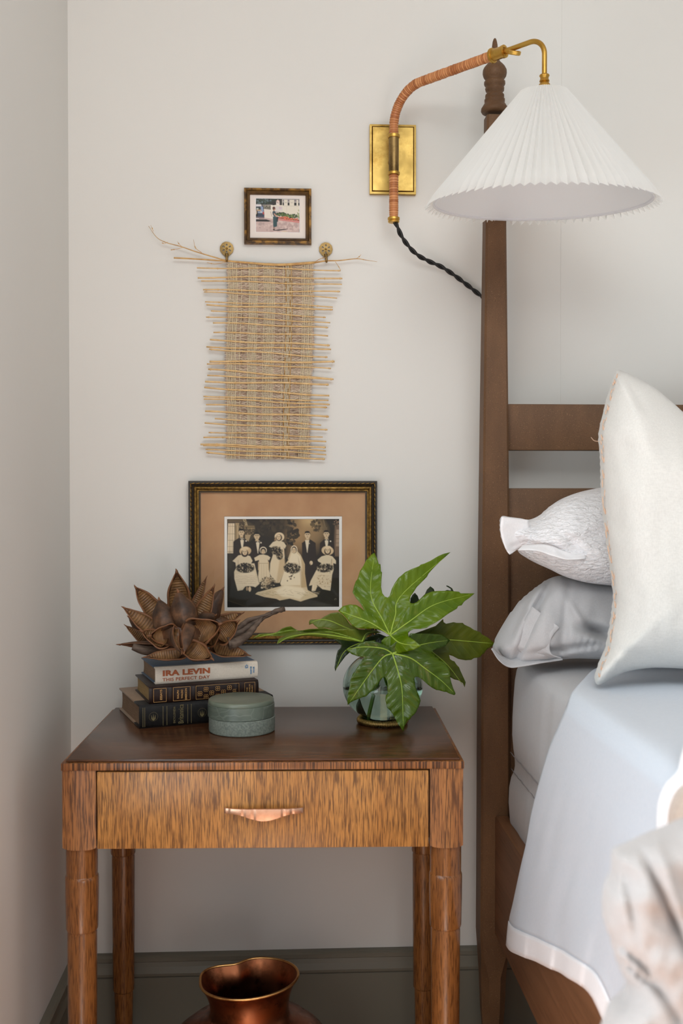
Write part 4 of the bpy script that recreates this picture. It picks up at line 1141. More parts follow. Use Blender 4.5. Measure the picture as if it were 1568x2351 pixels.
# encyclopedia volume
P3 = WZ(320, 1674, 0.76); Q3 = WZ(627, 1647, 0.76); L3 = (Q3-P3).length
BK = noisy('black_leather', srgb(26, 25, 25), srgb(16, 15, 15), (120, 120, 120), 0.5, 0.4, 0.0008, fine=700, spec=0.25)
T3 = 0.0475
B3 = book('thick black and beige encyclopedia volume at the bottom of the book stack', P3, Q3, L3, 0.212, T3, 0.7602, cloth('beige_cloth', srgb(150, 124, 98), srgb(134, 108, 84), 900), BK, pages_tan, quarter=0.052, gap=0.005, bulge=0.0035, bt=0.0035)
y3 = -0.0040
it = [on_spine(*a_) if False else None for a_ in []]
items = []
def bar(x, w, z0, z1, y): return ([(x, y, z0), (x+w, y, z0), (x+w, y, z1), (x, y, z1)], [(0, 1, 2, 3)])
for x in (0.006, 0.0098, 0.0475, 0.0555, 0.099, 0.1065, 0.152, 0.160, 0.206, 0.213): items.append(bar(x, 0.0009, 0.004, T3-0.004, y3-0.0003))
merge_text('gilt_rules', items, goldd, B3)
items = []
for cx_ in (0.028, 0.130):
    for k in range(28):
        a = 2*PI*k/28
        items.append(([(cx_+0.0085*math.cos(a), y3-0.0003, T3/2+0.0085*math.sin(a)), (cx_+0.0098*math.cos(a+0.05), y3-0.0003, T3/2+0.0098*math.sin(a+0.05)), (cx_+0.0085*math.cos(a+0.12), y3-0.0003, T3/2+0.0085*math.sin(a+0.12))], [(0, 1, 2)]))
    for s in (-1, 0, 1):
        items.append(([(cx_+s*0.003-0.0012, y3-0.0003, T3/2-0.004), (cx_+s*0.003+0.0012, y3-0.0003, T3/2-0.004), (cx_+s*0.0042, y3-0.0003, T3/2+0.0062-abs(s)*0.002)], [(0, 1, 2)]))
    items.append(([(cx_-0.005, y3-0.0003, T3/2-0.0042), (cx_+0.005, y3-0.0003, T3/2-0.0042), (cx_, y3-0.0003, T3/2-0.0085)], [(0, 1, 2)]))
merge_text('gilt_emblem', items, goldd, B3)
V, F = text_mesh('Britannica', 0.0155); V1 = (on_spine(V, 0.0905, 0.0045, PI/2, y3, width=0.039), F)
V, F = text_mesh('ENCYCLOPÆDIA', 0.0062); V2_ = (on_spine(V, 0.0735, 0.0065, PI/2, y3, width=0.034), F)
merge_text('lettering', [V1], goldd, B3); merge_text('small_lettering', [V2_], goldd, B3)
# essays
P2 = WZ(342.4, 1616.8, 0.808); Q2 = WZ(593, 1598.5, 0.808); L2 = (Q2-P2).length
T2 = 0.0352
BR = noisy('brown_leather', srgb(44, 26, 20), srgb(28, 16, 13), (90, 90, 90), 0.42, 0.4, 0.0008, fine=600, spec=0.3)
hubs = [(L2*u, 0.0045) for u in (0.020, 0.195, 0.405, 0.795, 0.975)]
B2 = book('dark brown leather book of essays with gold tooling, middle of the book stack', P2, Q2, L2, 0.160, T2, 0.808, BR, BR, pages_gilt, gap=0.004, bulge=0.003, hubs=hubs)
y2 = -0.0034
items = []
def rect(xa, xb, za, zb, w, y):
    return [bar(xa, w, za, zb, y), bar(xb-w, w, za, zb, y), bar(xa, xb-xa, za, za+w, y), bar(xa, xb-xa, zb-w, zb, y)]
for ua, ub in ((0.035, 0.150), (0.210, 0.365), (0.415, 0.815), (0.865, 0.965)):
    items += rect(L2*ua, L2*ub, 0.0035, T2-0.0035, 0.0007, y2-0.0004)
merge_text('gilt_panels', items, gold, B2)
items = []
for k, (u, zz) in enumerate([(0.452, 0.4), (0.508, 0.72), (0.560, 0.4), (0.616, 0.72), (0.668, 0.4), (0.724, 0.72), (0.776, 0.4), (0.508, 0.12), (0.616, 0.12), (0.724, 0.12)]):
    cx_ = L2*u; cz = 0.0045+(T2-0.009)*zz
    for q in range(4):
        a = PI/4+q*PI/2; dx, dz_ = 0.0030*math.cos(a), 0.0030*math.sin(a)
        for (ox, oz) in ((0, 0),):
            b0 = MB(); pts = []
            for j in range(12):
                t = 2*PI*j/12
                for r in (0.0019, 0.0028): pts.append((cx_+dx+r*math.cos(t), y2-0.0004, max(0.0036, cz+dz_+r*math.sin(t))))
            items.append((pts, [(2*j, 2*j+1, (2*j+3) % 24, (2*j+2) % 24) for j in range(12)]))
    items.append(([(cx_-0.001, y2-0.0004, cz), (cx_, y2-0.0004, cz-0.001), (cx_+0.001, y2-0.0004, cz), (cx_, y2-0.0004, cz+0.001)], [(0, 1, 2, 3)]))
merge_text('gilt_ornament', items, gold, B2)
items = []
V, F = text_mesh('ESSAYS', 0.0062, 0.00008); items.append((on_spine(V, L2*0.112, 0.0075, PI/2, y2, width=0.021), F))
for i, (tx, wd) in enumerate((('RALPH', 0.017), ('WALDO', 0.0185), ('EMERSON', 0.0235))):
    V, F = text_mesh(tx, 0.0056, 0.00008); items.append((on_spine(V, L2*(0.262+0.036*i), 0.0045 if i == 2 else 0.0078, PI/2, y2, width=wd), F))
for i, (tx, wd) in enumerate((('THE', 0.009), ('FRANKLIN', 0.021), ('LIBRARY', 0.019))):
    V, F = text_mesh(tx, 0.0044, 0.00006); items.append((on_spine(V, L2*(0.896+0.024*i), 0.0065 if i else 0.012, PI/2, y2, width=wd), F))
merge_text('lettering', items, gold, B2)
# novel
P1 = WZ(356.8, 1571.6, 0.8435); Q1 = WZ(591.4, 1555.4, 0.8435); L1 = (Q1-P1).length
T1 = 0.0345
CR = cloth('cream_cloth', srgb(224, 212, 196), srgb(208, 196, 180), 1200, 0.2)
BL = cloth('blue_cloth', srgb(62, 84, 108), srgb(50, 70, 94), 900, 0.2)
B1 = book('cream spined novel with orange lettering and blue boards, top of the book stack', P1, Q1, L1, 0.148, T1, 0.8435, BL, CR, pages_tan, quarter=0.014, gap=0.004, bulge=0.0018)
y1 = -0.0022
orange = mat('orange_print', srgb(170, 88, 46), 0.6); blue = mat('blue_print', srgb(70, 134, 180), 0.6)
V, F = text_mesh('IRA LEVIN', 0.0150, 0.00075, space=1.05); a1 = (on_spine(V, L1*0.065, T1*0.50, 0, y1, width=L1*0.455), F)
V, F = text_mesh('THIS PERFECT DAY', 0.0092, 0.00012, space=1.05); a2 = (on_spine(V, L1*0.065, T1*0.17, 0, y1, width=L1*0.455), F)
merge_text('lettering', [a1, a2], orange, B1)
V, F = text_mesh('RANDOM', 0.0048, 0.0001); a1 = (on_spine(V, L1*0.937, T1*0.27, PI/2, y1, width=0.0155), F)
V, F = text_mesh('HOUSE', 0.0048, 0.0001); a2 = (on_spine(V, L1*0.965, T1*0.33, PI/2, y1, width=0.0125), F)
x_ = L1*0.872; z_ = T1*0.64; hs = []
for pts in ([(0, 0), (0.0012, 0), (0.0012, 0.0045), (0, 0.0045)], [(0.0048, 0), (0.006, 0), (0.006, 0.0045), (0.0048, 0.0045)], [(0, 0), (0.006, 0), (0.006, 0.001), (0, 0.001)], [(-0.0008, 0.004), (0.003, 0.008), (0.003, 0.0062), (0.001, 0.004)], [(0.003, 0.008), (0.0068, 0.004), (0.005, 0.004), (0.003, 0.0062)], [(0.0025, 0), (0.0035, 0), (0.0035, 0.003), (0.0025, 0.003)]):
    hs.append(([(x_+p[0], y1-0.0004, z_+p[1]) for p in pts], [(0, 1, 2, 3)]))
merge_text('publisher_mark', [a1, a2]+hs, blue, B1)

# ================================================================== MARBLE BOX
def marble():
    m = mat('green_marble', srgb(120, 136, 120), 0.35, 0, 0.5)
    n = noise_tex(m, coords(m, (9, 9, 22)), 1, 5, 0.6, 2.0)
    base = ramp(m, n, [(0.3, srgb(74, 84, 76)), (0.7, srgb(106, 115, 103))])
    v = nd(m, 'ShaderNodeTexVoronoi'); v.feature = 'DISTANCE_TO_EDGE'; v.inputs['Scale'].default_value = 1
    n3 = nd(m, 'ShaderNodeTexNoise'); n3.inputs['Scale'].default_value = 18
    cc = coords(m, (20, 20, 34), rot=(0.5, 0.6, 0.2)); ad = nd(m, 'ShaderNodeVectorMath'); ad.operation = 'ADD'
    lk(m, cc, ad.inputs[0]); lk(m, coords(m), n3.inputs['Vector']); lk(m, n3.outputs['Color'], ad.inputs[1]); lk(m, ad.outputs[0], v.inputs['Vector'])
    vein = ramp(m, v.outputs['Distance'], [(0.0, (1, 1, 1, 1)), (0.035, (0, 0, 0, 1))])
    setc(m, mixc(m, mathn(m, 'MULTIPLY', vein, 0.22), base, srgb(158, 166, 154)))
    return m
M['marble'] = marble()
M['marble_rough'] = noisy('green_marble_rough', srgb(100, 108, 101), srgb(126, 134, 124), (260, 260, 260), 0.6, 0.4, 0.0008, detail=3, fine=500)
M['marble_top'] = noisy('green_marble_top', srgb(110, 118, 102), srgb(94, 104, 92), (10, 30, 10), 0.32, 0.0)
bc = WZ(551, 1694, 0.76)
BXR = 0.0668
MX = thing('stone_box', 'round green marble lidded box on the nightstand, in front of the books', 'box', (bc.x+0.001, bc.y+BXR, 0.7602), 0.3, local=True)
MB().lathe([(0, 0), (BXR-0.003, 0), (BXR-0.0006, 0.0018), (BXR, 0.005), (BXR, 0.0290), (BXR-0.0015, 0.0303), (BXR-0.006, 0.0303)], 72).build('box_base', M['marble_rough'], MX, autos=35)
ox = Vector((-0.0014, 0.0008, 0))
LD = MB().lathe([(BXR-0.006, 0.0306), (BXR-0.001, 0.0306), (BXR+0.0004, 0.0318), (BXR+0.0004, 0.0555), (BXR-0.0003, 0.0563), (BXR-0.003, 0.0566)], 72, ox).build('lid', M['marble'], MX, autos=35)
MB().lathe([(BXR-0.004, 0.0562), (BXR-0.0008, 0.0568), (BXR-0.0006, 0.0590), (BXR-0.0008, 0.0632), (BXR-0.0030, 0.0650), (BXR-0.006, 0.0654), (0, 0.0654)], 72, ox).build('lid_top', M['marble_top'], LD, autos=50)

# ================================================================== GLASS VASE, WATER, WIRE RING
vc = WZ(879, 1661, 0.76); VX, VY = vc.x, -0.232
def glassmat(name, col, ior=1.45):
    m = bpy.data.materials.new(name); m.use_nodes = True; nt = m.node_tree; nt.nodes.clear()
    out = nt.nodes.new('ShaderNodeOutputMaterial'); g = nt.nodes.new('ShaderNodeBsdfGlass')
    g.inputs['Color'].default_value = col; g.inputs['Roughness'].default_value = 0.0; g.inputs['IOR'].default_value = ior
    nt.links.new(g.outputs[0], out.inputs[0]); return m
RG = thing('wire_ring', 'coiled antique gold ring under the round glass vase', 'coaster', (VX, VY, 0.7602))
b = MB(); n = 900; P = []
MB().tube([(VX+0.0475*math.cos(2*PI*i/64), VY+0.0475*math.sin(2*PI*i/64), 0.7668) for i in range(65)], 0.0052, 10, cap=False).build('ring_core', M['brass_old'], RG)
for i in range(96*12+1):
    a = 2*PI*i/(96*12); t = 2*PI*i/12; r = 0.0475+0.0060*math.cos(t)
    P.append((VX+r*math.cos(a), VY+r*math.sin(a), 0.7668+0.0058*math.sin(t)))
b.tube(P, 0.00105, 5, cap=False); b.build('wire_coil', M['gold_wire'], RG, kind='stuff')
VZ = 0.838; VR = 0.0835; VH = 0.071
VS = thing('glass_vase', 'round smoky green glass vase half full of water', 'vase', (VX, VY, 0.7665))
outer = [(0.0, 0.7672), (0.030, 0.7675)]
for i in range(2, 34):
    a = -PI/2+PI*i/40; outer.append((VR*math.cos(a)**0.96, VZ+VH*math.sin(a)))
rt, zt_ = outer[-1]
outer += [(rt-0.001, zt_+0.004), (rt+0.001, zt_+0.009), (rt+0.0025, zt_+0.0115)]
inner = [(r-0.003, z+0.0005) for r, z in outer[2:-1]][::-1]
prof = outer+[(rt+0.0010, zt_+0.0128), (rt-0.0015, zt_+0.0115)]+inner+[(0.028, 0.7725), (0.0, 0.7722)]
MB().lathe(prof, 64, (VX, VY, 0)).build('bowl', glassmat('smoky_glass', (0.86, 0.92, 0.89, 1)), VS)
wz = 0.838
wp = [(0, 0.7719), (0.028, 0.7722)]+[(r-0.0027, z+0.0005) for r, z in outer[2:-1] if z < wz]
wr = wp[-1][0]; wp += [(wr+0.0004, wz), (0, wz)]
MB().lathe(wp, 64, (VX, VY, 0)).build('water', glassmat('water', (0.97, 0.99, 0.98, 1), 1.33), VS)

# ================================================================== PLANT
def closed_spline(P, n):
    P = [np.array(p, float) for p in P]; m = len(P); out = []
    for i in range(n):
        u = i/n*m; k = int(u) % m; t = u-int(u)
        a, b, c, d = P[k-1], P[k], P[(k+1) % m], P[(k+2) % m]
        out.append(tuple(0.5*((2*b)+(-a+c)*t+(2*a-5*b+4*c-d)*t*t+(-a+3*b-3*c+d)*t**3)))
    return out
def inside(P, x, y):
    r = False; n = len(P); j = n-1
    for i in range(n):
        if (P[i][1] > y) != (P[j][1] > y) and x < (P[j][0]-P[i][0])*(y-P[i][1])/(P[j][1]-P[i][1])+P[i][0]: r = not r
        j = i
    return r
def fill(poly, step):
    """triangulate a 2D outline with interior grid points; returns points, triangles, boundary count"""
    pts = [Vector(p) for p in poly]; n = len(pts)
    es = [(i, (i+1) % n) for i in range(n)]
    xs = [p[0] for p in poly]; ys = [p[1] for p in poly]
    A = np.array(poly); Bp = np.roll(A, -1, 0)
    y = min(ys)+step/2; k = 0
    while y < max(ys):
        x = min(xs)+step/2+(step/2 if k % 2 else 0)
        while x < max(xs):
            if inside(poly, x, y):
                d = A-[x, y]; e = Bp-A; t = np.clip(-(d*e).sum(1)/((e*e).sum(1)+1e-9), 0, 1)
                dist = np.hypot(*(d+e*t[:, None]).T).min()
                if dist > step*0.45: pts.append(Vector((x, y)))
            x += step
        y += step*0.87; k += 1
    r = delaunay_2d_cdt(pts, es, [], 1, 1e-5)
    return r[0], [tuple(f) for f in r[2]], n
def segdist(p, a, b):
    ax, ay = a; bx, by = b; px_, py_ = p; ex, ey = bx-ax, by-ay; L2 = ex*ex+ey*ey+1e-12
    t = max(0, min(1, ((px_-ax)*ex+(py_-ay)*ey)/L2)); dx, dy = px_-ax-t*ex, py_-ay-t*ey
    return math.hypot(dx, dy), t, (ex*dy-ey*dx)
def leafmat(name, c1, c2, vein, tr=0.25, rough=0.28):
    m = mat(name, c1, rough, 0, 0.5)
    uv = nd(m, 'ShaderNodeUVMap'); sp = nd(m, 'ShaderNodeSeparateXYZ'); lk(m, uv.outputs[0], sp.inputs[0])
    u, v = sp.outputs[0], sp.outputs[1]
    av = mathn(m, 'ABSOLUTE', v)
    ph = mathn(m, 'SUBTRACT', mathn(m, 'MULTIPLY', u, 4.2), mathn(m, 'MULTIPLY', av, 1.5))
    nz = noise_tex(m, coords(m), 26, 3)
    ph = mathn(m, 'ADD', ph, mathn(m, 'MULTIPLY', nz, 0.9))
    fr = mathn(m, 'PINGPONG', ph, 0.5)
    vl = ramp(m, fr, [(0.0, (1, 1, 1, 1)), (0.035, (0, 0, 0, 1))])
    tone = ramp(m, noise_tex(m, coords(m), 16, 4, 0.6), [(0.32, c2), (0.66, c1)])
    c = mixc(m, mathn(m, 'MULTIPLY', vl, 0.30), tone, vein)
    setc(m, c)
    h = mathn(m, 'ADD', mathn(m, 'MULTIPLY', mathn(m, 'POWER', fr, 0.6), 1.0), mathn(m, 'MULTIPLY', noise_tex(m, coords(m), 60, 3), 0.8))
    bump(m, h, 0.4, 0.0022)
    t = nd(m, 'ShaderNodeBsdfTranslucent'); lk(m, mixc(m, 0.5, c, tuple(min(1, x*1.5) for x in c1[:3])+(1,)), t.inputs[0])
    mx = nd(m, 'ShaderNodeMixShader'); mx.inputs[0].default_value = tr
    out = m.node_tree.nodes['Material Output']
    lk(m, bsdf(m).outputs[0], mx.inputs[1]); lk(m, t.outputs[0], mx.inputs[2]); lk(m, mx.outputs[0], out.inputs[0])
    return m
M['leafA'] = leafmat('leaf_bright', srgb(112, 138, 6), srgb(80, 112, 4), srgb(164, 184, 76), 0.30)
M['leafC'] = leafmat('leaf_deep', srgb(74, 98, 12), srgb(52, 78, 10), srgb(120, 150, 60), 0.18, 0.24)
M['leafB'] = leafmat('leaf_olive', srgb(100, 110, 6), srgb(72, 88, 12), srgb(140, 156, 50), 0.40, 0.4)
M['leafD'] = leafmat('leaf_underside', srgb(106, 122, 30), srgb(84, 104, 20), srgb(150, 168, 84), 0.3, 0.45)
M['leafE'] = leafmat('leaf_dark', srgb(40, 58, 24), srgb(28, 44, 18), srgb(66, 88, 34), 0.12, 0.35)
M['vein'] = mat('leaf_vein', srgb(146, 172, 64), 0.4, 0, 0.4)
M['stem'] = mat('green_stem', srgb(96, 132, 40), 0.4, 0, 0.4)
PL = thing('leaf_sprig', 'large glossy green palmate leaves standing in the round glass vase', 'plant', (VX, VY, 0.775))
CZP = lambda x, y: (580+x/2.703, 1240+y/2.703)
CZA = lambda x, y: (860+x/5.407, 1250+y/5.407)
CZB = lambda x, y: (570+x/4.752, 1370+y/4.752)
CZC = lambda x, y: (860+x/5.227, 1440+y/5.227)
CZV = lambda x, y: (780+x/7.127, 1460+y/7.127)
def leaf(poly, hub, ribs, material, hubY, fold=0.10, pucker=1.0, veins=True, seed=0, step=4.2, sag=0.0):
    """ribs: list of (points from hub to tip in px, tipY)"""
    # densify the outline with fine teeth near the tips
    D = []
    r = random.Random(seed)
    for i in range(len(poly)):
        a, b_ = poly[i], poly[(i+1) % len(poly)]; L = math.hypot(b_[0]-a[0], b_[1]-a[1]); k = max(1, int(L/4))
        for j in range(k): D.append((a[0]+(b_[0]-a[0])*j/k, a[1]+(b_[1]-a[1])*j/k))
    V2, T, nb = fill(D, step)
    R = []
    for pts, tY in ribs:
        pp = spline([hub]+list(pts), 26); L = [0]
        for i in range(1, 26): L.append(L[-1]+math.hypot(pp[i][0]-pp[i-1][0], pp[i][1]-pp[i-1][1]))
        R.append((pp, L, tY))
    def lookup(p):
        best = None; wsum = 0; ysum = 0
        for pp, L, tY in R:
            bd = None
            for i in range(25):
                d_, t, sg = segdist(p, pp[i], pp[i+1])
                if bd is None or d_ < bd[0]: bd = (d_, (L[i]+t*(L[i+1]-L[i])), sg, L[-1])
            u = bd[1]/bd[3]; Yr = hubY+(tY-hubY)*u**1.4-sag*math.sin(PI*u)
            w = 1/(bd[0]+2.0)**3; wsum += w; ysum += w*Yr
            if best is None or bd[0] < best[0]: best = bd
        return best, ysum/wsum
    V = []; UV = []
    for p in V2:
        bd, Yr = lookup((p.x, p.y)); d_, s, sg, L = bd; v = d_/34.0*(1 if sg > 0 else -1); u = s/90.0
        m_px = 0.0009
        groove = fold*d_*m_px*(1-math.exp(-d_/6.0))
        ph = (u*4.2-abs(v)*1.5); puck = pucker*0.0013*math.cos(2*PI*ph)*min(1, d_/10.0)
        nz = noise.noise(Vector((p.x*0.035, p.y*0.035, seed)))*0.004*pucker
        V.append(WY(p.x, p.y, Yr-groove+puck+nz)); UV.append((u, v))
    o = build('leaf', V, T, material, PL, uvs=UV)
    so = o.modifiers.new('thickness', 'SOLIDIFY'); so.thickness = 0.0006
    if veins:
        b = MB()
        for pp, L, tY in R:
            P = []
            for i, q in enumerate(pp):
                bd, Yr = lookup(q); nz = noise.noise(Vector((q[0]*0.035, q[1]*0.035, seed)))*0.004*pucker
                P.append(WY(q[0], q[1], Yr+nz+0.0002-0.0008))
            b.tube(P[:-1], [0.0013*(1-i/27)+0.0003 for i in range(25)], 6)
        b.build('midribs', M['vein'], o)
    return o
pA = [CZP(*q) for q in [(852, 592), (800, 562), (760, 549), (700, 550), (650, 547), (620, 532), (590, 495), (565, 467), (530, 438), (560, 410), (600, 400), (640, 402), (670, 420), (695, 440),
      (670, 395), (640, 360), (620, 325), (628, 290), (640, 255), (650, 244), (665, 193), (685, 163), (705, 125), (735, 92), (755, 78), (770, 110), (783, 150), (793, 150), (797, 195), (803, 200),
      (800, 240), (797, 290), (805, 330), (820, 350), (838, 357), (850, 345), (865, 300), (880, 270), (905, 235), (945, 200), (985, 180), (1032, 162), (1043, 152), (1066, 145), (1100, 130),
      (1150, 100), (1185, 85), (1228, 75), (1200, 100), (1165, 130), (1130, 165), (1090, 210), (1082, 228), (1050, 260), (1020, 290), (1000, 320), (980, 350), (975, 375), (980, 392), (1000, 393),
      (1020, 385), (1045, 360), (1075, 335), (1110, 320), (1160, 315), (1220, 315), (1280, 320), (1290, 330), (1325, 330), (1378, 330), (1350, 355), (1312, 382), (1297, 405), (1275, 410),
      (1267, 426), (1225, 450), (1200, 467), (1170, 490), (1140, 510), (1100, 530), (1080, 545), (1040, 552), (1000, 553), (965, 570), (968, 600), (1000, 620), (1045, 657), (1000, 680),
      (940, 695), (880, 708), (850, 695), (830, 660), (800, 643), (798, 625), (820, 605)]]
leaf(pA, CZP(853, 590), [([CZP(730, 512), CZP(600, 462), CZP(532, 437)], -0.33), ([CZP(805, 490), CZP(733, 335), CZP(755, 80)], -0.27), ([CZP(885, 470), CZP(925, 340), CZP(1228, 76)], -0.27),
     ([CZP(980, 500), CZP(1130, 400), CZP(1376, 331)], -0.30), ([CZP(920, 640), CZP(1043, 656)], -0.385)], M['leafA'], -0.335, 0.12, 1.0, seed=1, sag=0.012)
pC = [CZV(*q) for q in [(95, 220), (190, 205), (260, 175), (330, 120), (420, 88), (520, 85), (620, 105), (720, 140), (800, 180)]]+[CZC(*q) for q in [(280, 160), (350, 120), (410, 98), (430, 75), (560, 75), (700, 78), (810, 90), (905, 155),
      (850, 225), (740, 263), (680, 292), (740, 350), (830, 420), (880, 465), (895, 510), (908, 548), (905, 590), (918, 655), (930, 690), (942, 730), (968, 785), (970, 802), (955, 815), (900, 797),
      (862, 776), (835, 775), (775, 757), (740, 752), (690, 728), (640, 690), (600, 655), (565, 622), (530, 602), (500, 595), (482, 600), (478, 640), (490, 720), (515, 780), (552, 880), (540, 925),
      (505, 1000), (500, 1015), (478, 1043), (440, 1075), (425, 1105), (395, 1120), (372, 1160), (355, 1200), (345, 1250), (320, 1215), (280, 1160), (250, 1100), (215, 1040), (188, 1000), (150, 965),
      (142, 925), (130, 880), (135, 820), (158, 790), (152, 740), (155, 700), (150, 650), (130, 605), (112, 596)]]+[CZV(*q) for q in [(700, 685), (640, 760), (570, 840), (520, 900), (450, 970), (430, 990), (380, 1000), (330, 1020),
      (230, 1060), (170, 1090), (130, 1135), (122, 1050), (130, 960), (160, 830), (170, 720), (215, 620), (260, 560), (330, 450), (390, 372), (402, 348), (300, 335), (200, 300)]]
leaf(pC, CZV(862, 285), [([CZV(700, 205), CZV(400, 180), CZV(97, 219)], -0.352), ([CZV(700, 360), CZV(460, 660), CZV(132, 1130)], -0.362), ([CZV(960, 600), CZV(1020, 900), CZC(345, 1248)], -0.372),
     ([CZC(430, 370), CZC(600, 490), CZC(800, 640), CZC(968, 805)], -0.335), ([CZC(450, 240), CZC(650, 190), CZC(903, 155)], -0.285)], M['leafC'], -0.352, 0.10, 1.2, seed=2, sag=0.006)
pB = [(950, 1455), (1000, 1437), (1017, 1421), (1018, 1428), (1024, 1432), (1041, 1428.5), (1048, 1430), (1062, 1430), (1066, 1434), (1080, 1440.5), (1088, 1446), (1102, 1451), (1106, 1456), (1119, 1463), (1137.5, 1478.5),
      (1119, 1490), (1115, 1494), (1111.5, 1500), (1106, 1503), (1102, 1509), (1088, 1511), (1082, 1515), (1069, 1516), (1052, 1513), (1039, 1506), (1031, 1503.5), (1033, 1513), (1039, 1517), (1043, 1518), (1048, 1526),
      (1054, 1532), (1057, 1540), (1063, 1553), (1069, 1566), (1066.5, 1578), (1062.5, 1568), (1053, 1562), (1042, 1559.5), (1034, 1555), (1015, 1535), (985, 1505), (955, 1485)]
leaf(pB, (955, 1466), [([(1034, 1469), (1137, 1478)], -0.235), ([(992, 1496), (1030, 1530), (1066, 1577)], -0.25)], M['leafB'], -0.27, 0.08, 0.7, seed=3)
pD = [CZB(*q) for q in [(45, 455), (120, 405), (200, 398), (280, 402), (320, 380), (370, 345), (420, 328), (465, 322), (500, 345), (545, 370), (600, 365), (660, 352), (720, 350), (790, 345), (830, 340),
      (880, 352), (930, 362), (1000, 352), (1080, 350), (1200, 355), (1320, 358), (1400, 370), (1450, 392), (1400, 398), (1340, 400), (1300, 430), (1262, 488), (1240, 499), (1180, 490), (1080, 480),
      (980, 465), (920, 457), (800, 440), (700, 428), (640, 425), (580, 428), (520, 445), (470, 460), (400, 470), (350, 487), (315, 522), (318, 490), (335, 460), (370, 440), (420, 429), (300, 430), (200, 428), (120, 435)]]
leaf(pD, CZB(1240, 490), [([CZB(1000, 435), CZB(700, 405), CZB(450, 440), CZB(317, 515)], -0.44), ([CZB(900, 385), CZB(600, 392), CZB(465, 365), CZB(50, 452)], -0.36), ([CZB(1290, 400), CZB(1400, 380)], -0.27)], M['leafD'], -0.33, 0.5, 0.5, seed=4, step=3.4)
pD2 = [CZB(*q) for q in [(665, 308), (662, 280), (668, 258), (690, 248), (740, 248), (790, 243), (840, 210), (900, 180), (980, 168), (1010, 180), (1060, 230), (1110, 300), (1170, 335), (1250, 380), (1200, 400), (1100, 370), (1000, 362), (920, 362), (880, 345), (830, 335), (770, 350), (730, 320), (700, 292)]]
leaf(pD2, CZB(1200, 385), [([CZB(1050, 330), CZB(900, 265), CZB(780, 250), CZB(668, 290)], -0.28)], M['leafD'], -0.28, 0.25, 0.5, seed=5, step=3.6)
pE = [CZB(*q) for q in [(930, 462), (1100, 478), (1240, 495), (1300, 440), (1420, 400), (1520, 440), (1560, 540), (1400, 560), (1240, 530), (1180, 560), (1110, 605), (1060, 650), (1000, 730), (965, 780), (948, 816), (940, 770), (955, 680), (960, 640), (972, 600), (978, 585), (1005, 560), (1015, 530), (985, 505)]]
leaf(pE, CZB(1380, 480), [([CZB(1180, 520), CZB(1040, 610), CZB(949, 812)], -0.285)], M['leafE'], -0.27, 0.2, 0.5, seed=6, step=3.8)
pF = [CZA(*q) for q in [(440, 740), (445, 670), (470, 625), (500, 600), (535, 640), (550, 690), (590, 650), (625, 615), (650, 560), (672, 540), (690, 520), (735, 555), (750, 600), (870, 580), (885, 570), (900, 565), (945, 575), (944, 552), (888, 518), (892, 508), (915, 516), (962, 545),
      (982, 590), (950, 700), (800, 900), (600, 960), (450, 900)]]
leaf(pF, CZA(560, 930), [([CZA(480, 760), CZA(500, 605)], -0.25), ([CZA(640, 700), CZA(690, 530)], -0.20), ([CZA(800, 720), CZA(965, 560)], -0.2)], M['leafE'], -0.25, 0.15, 0.5, veins=False, seed=7)
# a leaf hanging down inside the water
pG = [CZV(*q) for q in [(400, 960), (350, 1060), (335, 1190), (360, 1280), (400, 1350), (470, 1385), (560, 1390), (640, 1395), (690, 1380), (650, 1330), (560, 1240), (490, 1160), (440, 1060)]]
leaf(pG, CZV(400, 970), [([CZV(420, 1200), CZV(560, 1370)], -0.23)], M['leafE'], -0.24, 0.1, 0.4, veins=False, seed=8)
for (hx, hy, hY), (bx, by, bY) in (((897, 1460, -0.334), (846, 1652, -0.235)), ((899, 1500, -0.352), (918, 1636, -0.235)), ((956, 1466, -0.27), (926, 1630, -0.22)), ((832, 1474, -0.33), (912, 1640, -0.215)), ((860, 1472, -0.27), (921, 1640, -0.205)), ((964, 1425, -0.25), (930, 1625, -0.215))):
    h = WY(hx, hy, hY); e = WY(bx, by, bY)
    n1 = Vector((VX+(h.x-VX)*0.25, VY+(h.y-VY)*0.25, 0.90))
    P = spline([tuple(h), tuple(h.lerp(n1, 0.45)+Vector((0, 0.018, 0.004))), tuple(n1), tuple(n1.lerp(e, 0.5)), tuple(e)], 26)
    MB().tube(P, [0.0022+0.0012*i/25 for i in range(26)], 9).build('stem', M['stem'], PL)

# ================================================================== DRIED SEED PODS
def podmat():
    m = mat('pod_shell', srgb(96, 66, 44), 0.5, 0, 0.4)
    n = noise_tex(m, coords(m), 38, 5, 0.65)
    c = ramp(m, n, [(0.3, srgb(42, 30, 22)), (0.5, srgb(70, 48, 33)), (0.72, srgb(112, 78, 52))])
    at = nd(m, 'ShaderNodeAttribute'); at.attribute_name = 'tone'
    setc(m, mixc(m, at.outputs['Fac'], c, srgb(150, 98, 60)))
    bump(m, noise_tex(m, coords(m, (1, 1, 1)), 130, 4), 0.4, 0.0015)
    return m
M['pod'] = podmat()
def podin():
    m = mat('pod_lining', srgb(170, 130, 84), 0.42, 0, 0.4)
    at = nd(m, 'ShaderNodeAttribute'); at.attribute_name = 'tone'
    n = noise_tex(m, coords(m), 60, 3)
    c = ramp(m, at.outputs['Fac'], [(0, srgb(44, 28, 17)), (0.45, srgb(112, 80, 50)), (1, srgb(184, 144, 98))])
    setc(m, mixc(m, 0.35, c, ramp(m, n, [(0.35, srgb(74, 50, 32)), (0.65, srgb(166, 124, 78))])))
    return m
M['podin'] = podin()
M['driftwood'] = noisy('grey_bark', srgb(104, 88, 76), srgb(66, 52, 42), (22, 120, 120), 0.7, 0.6, 0.002, detail=5)
